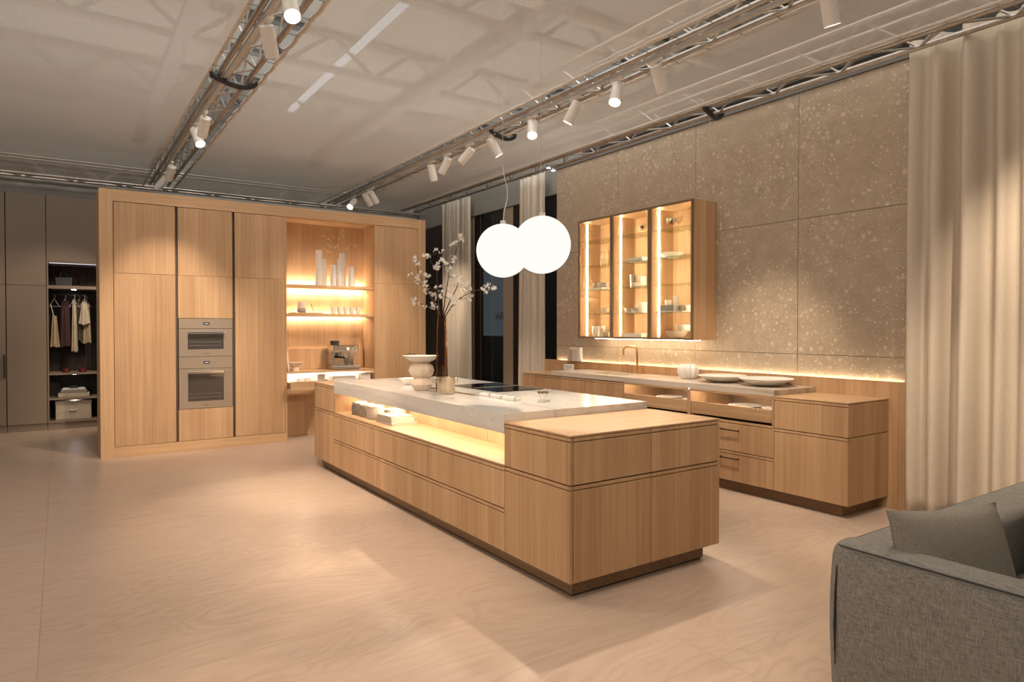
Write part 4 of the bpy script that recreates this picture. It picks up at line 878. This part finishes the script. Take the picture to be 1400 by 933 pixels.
def dish(kind, x, y, z, r, h, lab, m='white', grp='dishes in the glazed wall cabinets', n=24):
    P_ = {'bowl': [(0, 0), (r * .45, 0), (r * .8, h * .35), (r, h), (r * .94, h), (r * .74, h * .4), (0, h * .15)],
          'cup': [(0, 0), (r * .8, 0), (r, h * .15), (r, h), (r * .9, h), (r * .88, h * .2), (0, h * .1)],
          'tumbler': [(0, 0), (r * .8, 0), (r, h), (r * .92, h), (r * .74, h * .08), (0, h * .08)],
          'goblet': [(0, 0), (r * .8, 0), (r * .12, h * .06), (r * .12, h * .45), (r * .8, h * .6), (r, h), (r * .94, h), (r * .7, h * .62), (0, h * .5)],
          'plate': [(0, 0), (r * .6, 0), (r, h), (r * .98, h + .003), (r * .58, .006), (0, .006)]}[kind]
    t = thing({'tumbler': 'drinking_glass', 'goblet': 'wine_glass'}.get(kind, kind), lab, {'tumbler': 'glass', 'goblet': 'glass'}.get(kind, kind), (x, y, z), grp)
    b = bmesh.new(); lathe(b, P_, (x, y, z), n); part('vessel', b, M[m], t, smooth=True)
def tray_box(x, y, z, wx, wy, h, lab, m='white', cat='tray'):
    t = thing('dish_tray', lab, cat, (x, y, z), 'dishes in the glazed wall cabinets'); b = bmesh.new(); box(b, x - wx / 2, x + wx / 2, y - wy / 2, y + wy / 2, z, z + h); part('tray_body', b, M[m], t, min(h, wx) * .2, 2)
XX = 5.36
# left cabinet (visible part is its right half, low y)
dish('tumbler', XX, 5.950, 2.182, .035, .19, 'tall clear carafe on the second shelf of the left glazed cabinet', 'glass'); dish('tumbler', XX + .05, 5.870, 2.182, .035, .19, 'tall clear carafe at the right of the left glazed cabinet', 'glass')
tray_box(XX - .02, 5.970, 1.90, .20, .28, .02, 'pale tray under the small grey cups in the left glazed cabinet')
for k in range(3): dish('cup', XX - .02, 5.87 + .09 * k, 1.921, .036, .065, ('right', 'middle', 'left')[k] + ' small grey cup on the tray in the left glazed cabinet', 'greyc')
dish('bowl', XX, 5.870, 1.61, .085, .075, 'grey bowl on the lowest glass shelf of the left glazed cabinet', 'greyc')
t = thing('fluted_bowl', 'ribbed grey white vessel at the bottom of the left glazed cabinet', 'bowl', (XX, 6.02, 1.34)); b = bmesh.new(); lathe(b, [(0, 0), (.06, 0), (.078, .05), (.075, .13), (.066, .13), (.068, .05), (0, .02)], (XX, 6.02, 1.34), 64, lambda a, r, z: r * (1 + .06 * math.cos(13 * a))); part('vessel', b, M['white'], t, smooth=True)
tray_box(XX, 5.840, 1.34, .10, .10, .06, 'small grey box beside the ribbed vessel in the left glazed cabinet', 'greyc', 'box')
# middle cabinet
dish('goblet', XX, 5.290, 2.475, .04, .13, 'stemmed glass on the top shelf of the middle glazed cabinet', 'glass'); dish('goblet', XX + .04, 5.360, 2.475, .035, .12, 'stemmed glass at the back of the middle glazed cabinet', 'glass')
tray_box(XX, 5.340, 2.182, .18, .26, .045, 'white lidded dish on the second shelf of the middle glazed cabinet')
dish('tumbler', XX, 5.450, 1.90, .033, .15, 'fluted clear glass at the left on the third shelf of the middle cabinet', 'jar'); dish('tumbler', XX - .02, 5.380, 1.90, .033, .13, 'second clear glass on the third shelf of the middle cabinet', 'glass')
dish('cup', XX, 5.300, 1.90, .05, .12, 'pale cup on the third shelf of the middle cabinet', 'offwhite'); dish('bowl', XX - .06, 5.330, 1.90, .055, .05, 'small pale bowl in front of the cup in the middle cabinet', 'offwhite')
dish('bowl', XX - .02, 5.460, 1.61, .075, .06, 'grey bowl at the left of the lowest glass shelf, middle cabinet', 'greyc'); dish('bowl', XX - .02, 5.360, 1.61, .07, .055, 'second grey bowl on the lowest glass shelf, middle cabinet', 'greyc'); dish('cup', XX, 5.280, 1.61, .065, .12, 'large pale mug on the lowest glass shelf, middle cabinet', 'offwhite')
tray_box(XX, 5.380, 1.34, .2, .34, .02, 'lower white platter at the bottom of the middle glazed cabinet'); tray_box(XX, 5.380, 1.361, .19, .33, .025, 'upper white platter at the bottom of the middle glazed cabinet')
# right cabinet
dish('goblet', XX, 4.901, 2.475, .04, .14, 'left stemmed glass on the top shelf of the right glazed cabinet', 'glass'); dish('goblet', XX, 4.860, 2.475, .035, .13, 'middle stemmed glass on the top shelf of the right glazed cabinet', 'glass'); dish('goblet', XX + .05, 4.820, 2.475, .04, .15, 'right stemmed glass on the top shelf of the right glazed cabinet', 'glass')
dish('bowl', XX - .02, 4.850, 2.182, .13, .055, 'oval white dish on the second shelf of the right glazed cabinet')
tray_box(XX - .02, 4.790, 1.61, .2, .36, .012, 'white platter on the lowest glass shelf, right cabinet'); tray_box(XX - .02, 4.850, 1.623, .16, .2, .065, 'stack of grey dishes on the platter in the right cabinet', 'greyc', 'dishes')
dish('cup', XX - .03, 4.890, 1.689, .035, .05, 'white cup on top of the grey stack in the right cabinet', 'offwhite'); dish('tumbler', XX, 4.810, 1.689, .03, .095, 'clear glass on top of the grey stack in the right cabinet', 'jar')
dish('cup', XX, 4.710, 1.623, .034, .06, 'small grey cup beside the grey stack in the right cabinet', 'greyc'); dish('cup', XX, 4.650, 1.623, .03, .06, 'small cup at the far right of the lowest glass shelf', 'jar')
dish('bowl', XX - .03, 4.770, 1.34, .12, .075, 'wide pale bowl at the bottom of the right glazed cabinet', 'offwhite'); dish('bowl', XX + .02, 4.710, 1.40, .10, .08, 'pale bowl nested in the wide bowl in the right glazed cabinet', 'offwhite')

# ------------------------------------------------------------ pendants
def pendant(x, y, z, r, lab, wire):
    t = thing('globe_pendant', lab, 'pendant lamp', (x, y, z - r), 'white glass globe pendants')
    b = bmesh.new(); bmesh.ops.create_uvsphere(b, u_segments=48, v_segments=24, radius=r)
    bmesh.ops.translate(b, verts=b.verts, vec=(x, y, z)); part('globe', b, M['globe'], t, smooth=True)
    b = bmesh.new(); cyl(b, (x, y, z + r - .006), .022, .03, 16); part('cap', b, M['lampw'], t, smooth=True)
    b = bmesh.new(); tube(b, wire, .0035, 6); part('cord', b, M['cord'], t, smooth=True)
    b = bmesh.new(); tube(b, [wire[-1], (wire[-1][0], wire[-1][1], 6.4)], .0018, 5); part('hanging_wire', b, M['stem'], t)
pendant(2.80, 4.235, 2.036, .204, 'white glowing glass globe pendant, the left and farther one', [(2.80, 4.235, 2.25), (2.806, 4.23, 2.33), (2.83, 4.22, 2.44), (2.825, 4.215, 2.52), (2.80, 4.22, 2.60), (2.79, 4.225, 2.68)])
pendant(2.80, 3.74, 2.03, .202, 'white glowing glass globe pendant, the right and nearer one', [(2.80, 3.74, 2.24), (2.785, 3.745, 2.34), (2.79, 3.74, 2.42)])

# ------------------------------------------------------------ curtains
def curtain(lab, x, y0, y1, z1, z0, m, folds, amp, seed=1, flare=0.0, ny=None, label_kind='curtain'):
    r = random.Random(seed); ny = ny or int((y1 - y0) * 150); nz = 24
    f = [(folds / (y1 - y0) * r.uniform(.7, 1.3), r.uniform(0, 6.28), r.uniform(.5, 1)) for _ in range(3)]
    b = bmesh.new(); g = []
    for j in range(nz + 1):
        u = j / nz; z = z1 + (z0 - z1) * u; row = []
        for i in range(ny + 1):
            s = i / ny; y = y0 + (y1 - y0) * s
            ph = s * (y1 - y0) + .012 * math.sin(u * 3 + s * 9)
            w = sum(a * math.sin(6.283 * q * ph + p + .35 * u * math.sin(p * 3)) for q, p, a in f) / 2.0
            w = math.copysign(abs(w) ** .75, w)
            yy_ = y + flare * u * u * (s - .5) * (y1 - y0)
            row.append(b.verts.new((x + amp * w * (.9 + .35 * u), yy_, z)))
        g.append(row)
    for j in range(nz):
        for i in range(ny): b.faces.new((g[j][i], g[j][i + 1], g[j + 1][i + 1], g[j + 1][i]))
    t = thing('curtain', lab, 'curtain', (x, (y0 + y1) / 2, z0)); o = part('drape', b, M[m], t, smooth=True)
    so = o.modifiers.new('thickness', 'SOLIDIFY'); so.thickness = .0015
    return t
curtain('large beige linen curtain at the right beside the stone wall', 5.395, -.2, 2.505, 3.62, .01, 'linen', 12, .068, 5, .0)
curtain('pale curtain in the window, between the globes and the stone wall', 5.56, 7.34, 7.97, 3.60, .01, 'sheer', 6, .03, 3, .12)
curtain('pale curtain in the window, behind the blossoms', 5.56, 9.40, 10.32, 3.60, .01, 'sheer', 8, .03, 8, .06)

# ------------------------------------------------------------ sofa and cushions
def soft(name, b_, m, parent, r=.05, seg=4, label=None, bulge=0.0, rot=None):
    x0, x1, y0, y1, z0, z1 = b_
    b = bmesh.new(); box(b, *b_); bmesh.ops.bevel(b, geom=list(b.edges), offset=r, segments=seg, affect='EDGES', profile=.5)
    if rot is not None: bmesh.ops.rotate(b, verts=b.verts, cent=rot[1], matrix=rot[0])
    return part(name, b, m, parent, smooth=True, label=label)
t = thing('sofa', 'grey heathered sofa with low rounded arm in the right foreground', 'sofa', (3.5, .8, 0))
# arm: outer face bulges slightly, top runs level, soft corner
def armshape():
    b = bmesh.new(); rows = []
    prof = [(.03, .015), (.004, .03), (.0, .10), (-.018, .30), (-.012, .46), (-.002, .550), (.004, .590), (.016, .612), (.045, .628), (.12, .630), (.17, .615), (.20, .57), (.205, .45), (.205, .10)]
    st = [(-1.2, 0, 0), (-.6, 0, 0), (0, 0, 0), (.5, 0, 0), (.9, .0, 0), (1.15, .0, .0), (1.33, .004, .0), (1.40, .014, -.006), (1.440, .036, -.02), (1.462, .075, -.05)]
    for y, ix, dz in st:
        rows.append([b.verts.new((2.462 + .012 * (1 - (y + 1.2) / 2.6) * -1 + max(px_ , 0) * (1 - ix * 2) + min(px_, 0) + ix, y, pz + dz * (pz / .63))) for px_, pz in prof])
    for A, B in zip(rows, rows[1:]):
        for k in range(len(prof) - 1): b.faces.new((A[k], B[k], B[k + 1], A[k + 1]))
    b.faces.new(rows[0]); b.faces.new(rows[-1][::-1])
    return b
a = part('armrest', armshape(), M['sofa'], t, smooth=True); sub = a.modifiers.new('soft', 'SUBSURF'); sub.levels = 2; sub.render_levels = 2
b = bmesh.new(); tube(b, [(2.470 + .012 * (y + 1.2) / 2.6 - .012, y, .612) for y in (-1.0, 0, .5, .9, 1.15, 1.33)] + [(2.492, 1.40, .606), (2.505, 1.42, .604)], [.004] * 6 + [.003, .001], 6); part('arm_seam', b, M['black'], t, label='dark piping seam')
b = bmesh.new(); tube(b, [(2.474, 1.405, .53), (2.464, 1.405, .42), (2.460, 1.405, .30), (2.466, 1.405, .15)], [.002, .004, .005, .002], 6); part('corner_seam', b, M['black'], t)
soft('backrest', (2.52, 4.6, 1.20, 1.46, .06, .605), M['sofa'], t, .055)
b = bmesh.new(); tube(b, [(2.60, 1.444, .589), (3.4, 1.444, .589), (4.5, 1.444, .589)], .003, 6); part('back_seam', b, M['black'], t)
soft('seat', (2.67, 4.5, .25, 1.21, .20, .33), M['sofa'], t, .05); soft('base', (2.55, 4.5, .2, 1.3, .06, .22), M['sofa'], t, .03)
for x, y in ((2.62, 1.28), (4.45, 1.28), (2.62, -.9), (4.45, .3)): pbox('leg', (x - .02, x + .02, y - .02, y + .02, 0, .07), M['black'], t)
def pillow(lab, P0, P1, H, mat, lean, th=.16, drop=.0):
    """pillow between two top corners, height H, leaning"""
    P0 = Vector(P0); P1 = Vector(P1); u = (P1 - P0); w = u.length; u.normalize(); nrm = u.cross(Vector((0, 0, 1))).normalized(); dn = (Vector((0, 0, -1)) * math.cos(lean) + nrm * math.sin(lean)); dn = (dn - u * dn.dot(u)).normalized(); nn = u.cross(dn).normalized()
    b = bmesh.new(); n = 22; S = {}
    for side in (1, -1):
        for i in range(n + 1):
            for j in range(n + 1):
                s, v = i / n * 2 - 1, j / n * 2 - 1
                k = (i, j, side if 0 < i < n and 0 < j < n else 0)
                if k in S: continue
                pin = 1 - .07 * (1 - abs(s) ** 2) * (abs(v) ** 3); pin2 = 1 - .07 * (1 - abs(v) ** 2) * (abs(s) ** 3)
                e = ((1 - abs(s) ** 2.6) * (1 - abs(v) ** 2.6)) ** .55
                p = P0 + u * w * (s * pin2 + 1) / 2 + dn * H * (v * pin + 1) / 2 + nn * side * th / 2 * e
                S[k] = b.verts.new(p)
        def q(i, j): return S[(i, j, side if 0 < i < n and 0 < j < n else 0)]
        for i in range(n):
            for j in range(n): b.faces.new((q(i, j), q(i + 1, j), q(i + 1, j + 1), q(i, j + 1)))
    c = (P0 + P1) / 2 + dn * H
    t = thing('cushion', lab, 'cushion', c, 'cushions on the grey sofa'); part('cushion_cover', b, mat, t, smooth=True); return t
pillow('large taupe cushion leaning in the corner of the grey sofa', (2.545, 1.26, .768), (3.09, 1.10, .752), .455, M['cushion'], .30)
pillow('grey cushion at the right edge, mostly outside the picture', (3.47, 1.03, .70), (3.97, 1.20, .72), .44, M['sofa'], .35)

# ------------------------------------------------------------ wardrobe wall at the far left
WY = 11.4
def wd(name, b_, lab_parent, m='taupe'): return pbox(name, b_, M[m], lab_parent, .0015)
for i, (x0, x1, lab) in enumerate(((-1.9, -1.26, 'taupe wardrobe outside the left edge of the picture'), (-1.255, -.612, 'taupe wardrobe at the very left edge with a black handle'), (-.606, -.155, 'taupe wardrobe with two plain doors left of the open one'))):
    t = thing('wardrobe', lab, 'wardrobe', ((x0 + x1) / 2, 11.7, 0), 'taupe wardrobes'); pbox('carcass', (x0, x1, WY + .022, 12.0, .1, 3.30), M['darkwall'], t); wd('door', (x0 + .002, x1 - .002, WY, WY + .02, .102, 2.035), t); wd('door', (x0 + .002, x1 - .002, WY, WY + .02, 2.039, 3.31), t)
    pbox('plinth_board', (x0, x1, WY + .03, WY + .05, 0, .1), M['taupe'], t)
    if i == 1: pbox('handle', (-.640, -.622, WY - .03, WY, .76, 1.08), M['black'], t)
t = thing('open_wardrobe', 'dark open wardrobe bay with clothes and lit shelves', 'wardrobe', (.16, 11.7, 0), 'taupe wardrobes')
wx0, wx1 = -.15, .56
wd('side_panel', (wx0, wx0 + .018, WY, 12.0, .1, 2.384), t); wd('side_panel', (wx1 - .018, wx1, WY, 12.0, .1, 2.384), t); wd('door', (wx0, wx1, WY, WY + .02, 2.388, 3.31), t); pbox('carcass', (wx0, wx1, WY + .022, 12.0, 2.39, 3.30), M['darkwall'], t)
pbox('back_panel', (wx0 + .018, wx1 - .018, 11.96, 12.0, .1, 2.384), M['wdark'], t); pbox('plinth_board', (wx0, wx1, WY + .03, WY + .05, 0, .1), M['taupe'], t)
for z0, z1 in ((2.0, 2.045), (.775, .80), (.42, .445), (.10, .125), (2.366, 2.386)): wd('shelf', (wx0 + .018, wx1 - .018, WY, 11.96, z0, z1), t)
pbox('led_strip', (wx0 + .03, wx1 - .03, WY + .03, WY + .04, 2.360, 2.366), glow('wardrobe_led', (.9, .85, 1), 1.2), t, 0); pbox('led_strip', (wx0 + .03, wx1 - .03, 11.93, 11.94, 2.047, 2.052), glow('wardrobe_led2', (.9, .85, 1), 6), t, 0)
WL = glow('wardrobe_spot', (.95, .95, 1), 28)
for z in (2.0, .775, .42):
    b = bmesh.new(); cyl(b, (.17, 11.52, z - .006), .028, .005, 16); part('downlight', b, WL, t)
b = bmesh.new(); tube(b, [(wx0 + .018, 11.68, 1.93), (wx1 - .018, 11.68, 1.93)], .012, 10); part('hanging_rail', b, M['black'], t, smooth=True)
t = thing('handbag', 'black leather handbag on the top wardrobe shelf', 'handbag', (.05, 11.62, 2.045)); b = bmesh.new(); box(b, -.045, .145, 11.57, 11.69, 2.046, 2.18); 
for v in b.verts:
    if v.co.z > 2.1: v.co.x = .05 + (v.co.x - .05) * 1.12; v.co.y = 11.63 + (v.co.y - 11.63) * .4
part('bag_body', b, M['bag'], t, .012, 2); b = bmesh.new(); tube(b, [(.05 + .045 * math.cos(a), 11.61, 2.18 + .075 * math.sin(a)) for a in [math.pi * k / 10 for k in range(11)]], .006, 6); part('bag_handle', b, M['bag'], t, smooth=True)
for i, x in enumerate((.225, .315)):
    t = thing('glass_candlestick', ('left' if i == 0 else 'right') + ' amber bubble candlestick on the top wardrobe shelf', 'candlestick', (x, 11.62, 2.045), 'bubble candlesticks')
    b = bmesh.new(); lathe(b, [(0, 0), (.032, 0), (.03, .03), (.012, .05), (.03, .075), (.012, .10), (.03, .125), (.012, .15), (.03, .175), (.014, .205), (0, .205)], (x, 11.62, 2.046), 20); part('stem_body', b, M['amber'], t, smooth=True)
def hanger(parent, x, y, w=.20):
    b = bmesh.new(); zt = 1.925; tube(b, [(x, y, zt - .0), (x + .012, y, zt - .03), (x, y, zt - .06), (x - w / 2, y, zt - .17), (x + w / 2, y, zt - .17), (x, y, zt - .06)], .0035, 5); part('hanger', b, M['lampw'], parent, smooth=True)
def garment(x, y, w0, w1, z1, z0, m, lab, cat, seed, d=.10):
    t = thing('hanging_garment', lab, cat, (x, y, z0), 'clothes on the wardrobe rail'); hanger(t, x, y, max(.12, w0)); r = random.Random(seed); b = bmesh.new(); rings = []; n = 28; nz = 8; ph = r.uniform(0, 6)
    for j in range(nz + 1):
        u = j / nz; w = w0 + (w1 - w0) * u; z = z1 + (z0 - z1) * u
        rings.append([b.verts.new((x + (w / 2) * math.cos(q) * (1 + .10 * math.sin(5 * q + ph)), y + d / 2 * math.sin(q) * (1 + .2 * math.sin(7 * q + ph)) * (.3 + .7 * min(1, u * 3)), z + (.012 * math.sin(3 * q + ph) if j == nz else 0))) for q in [2 * math.pi * k / n for k in range(n)]])
    for A, B in zip(rings, rings[1:]):
        for k in range(n): b.faces.new((A[k], A[(k + 1) % n], B[(k + 1) % n], B[k]))
    b.faces.new(rings[0]); b.faces.new(rings[-1][::-1]); part('garment_body', b, M[m], t, smooth=True); return t
g = garment(-.065, 11.66, .05, .12, 1.62, 1.17, 'lacec', 'beige strappy top on a white hanger, leftmost on the rail', 'top', 1); b = bmesh.new(); tube(b, [(-.11, 11.66, 1.80), (-.075, 11.66, 1.62)], .007, 6); part('strap', b, M['cream'], g)
garment(.065, 11.70, .10, .17, 1.84, 1.17, 'maroon', 'dark maroon coat on the wardrobe rail', 'coat', 2); garment(.175, 11.66, .04, .08, 1.86, 1.10, 'cream', 'long cream scarf hanging beside the maroon coat', 'scarf', 3); garment(.235, 11.72, .06, .09, 1.84, 1.26, 'olive', 'dark olive garment between the cream ones', 'shirt', 4)
garment(.30, 11.64, .05, .14, 1.83, 1.50, 'cream', 'short cream blouse at the right end of the rail', 'blouse', 5); garment(.325, 11.74, .08, .13, 1.80, 1.22, 'lacec', 'beige trousers behind the cream blouse', 'trousers', 6)
for i, x in enumerate((.07, .27)):
    t = thing('shoe', ('left' if i == 0 else 'right') + ' dark red shoe on the wardrobe shelf', 'shoe', (x, 11.6, .80), 'dark red shoes'); b = bmesh.new(); lathe(b, [(0, 0), (.05, 0), (.052, .02), (.04, .05), (.02, .06), (0, .062)], (0, 0, 0), 20); bmesh.ops.scale(b, verts=b.verts, vec=(1, 1.8, 1)); bmesh.ops.translate(b, verts=b.verts, vec=(x, 11.6, .801)); part('upper', b, M['red'], t, smooth=True)
    b = bmesh.new(); box(b, x - .02, x + .02, 11.66, 11.70, .801, .86); part('heel', b, M['red'], t, .004)
for i, (x0, x1, z0, z1, m, lab, cat) in enumerate(((-.03, .35, .446, .505, 'boxl', 'flat beige box at the bottom of the stack on the wardrobe shelf', 'box'), (.0, .32, .506, .548, 'blanket', 'folded grey brown blanket on the flat box', 'blanket'), (.02, .30, .549, .572, 'cover', 'thin pale folder on top of the blanket', 'folder'), (.11, .21, .573, .60, 'black', 'small black pouch on top of the folder stack', 'pouch'))):
    tag(pbox('folded_item' if i else 'flat_box', (x0, x1, 11.48, 11.74, z0, z1), M[m], None, .006, seg=2), lab, cat)
t = thing('storage_box', 'large beige lidded storage box at the wardrobe bottom', 'box', (.16, 11.6, .125)); pbox('box_body', (-.06, .37, 11.45, 11.75, .126, .35), M['boxl'], t, .006); pbox('lid', (-.065, .375, 11.445, 11.755, .351, .395), M['boxl'], t, .006); b = bmesh.new(); tube(b, [(.11, 11.44, .27), (.13, 11.43, .265), (.18, 11.43, .265), (.20, 11.44, .27)], .008, 6); part('handle', b, M['lampw'], t, smooth=True)
# header above the wardrobes
b = bmesh.new(); box(b, -4, 1.2, WY + .04, 12.05, 3.315, 3.9); struct('wall_left_header', b, M['greywall'])
# small bright work lights at the wall truss
for i, (x, y) in enumerate(((5.14, 6.73), (5.27, 6.80))):
    t = thing('small_downlight', ('left' if i == 0 else 'right') + ' tiny bright light under the truss at the window corner', 'light', (x, y, 3.47)); b = bmesh.new(); cyl(b, (x, y, 3.475), .032, .03, 14); part('can', b, M['steel'], t); b = bmesh.new(); cyl(b, (x, y, 3.472), .026, .003, 14); part('lens', b, glow('tiny_lens', (.9, .95, 1), 6), t)
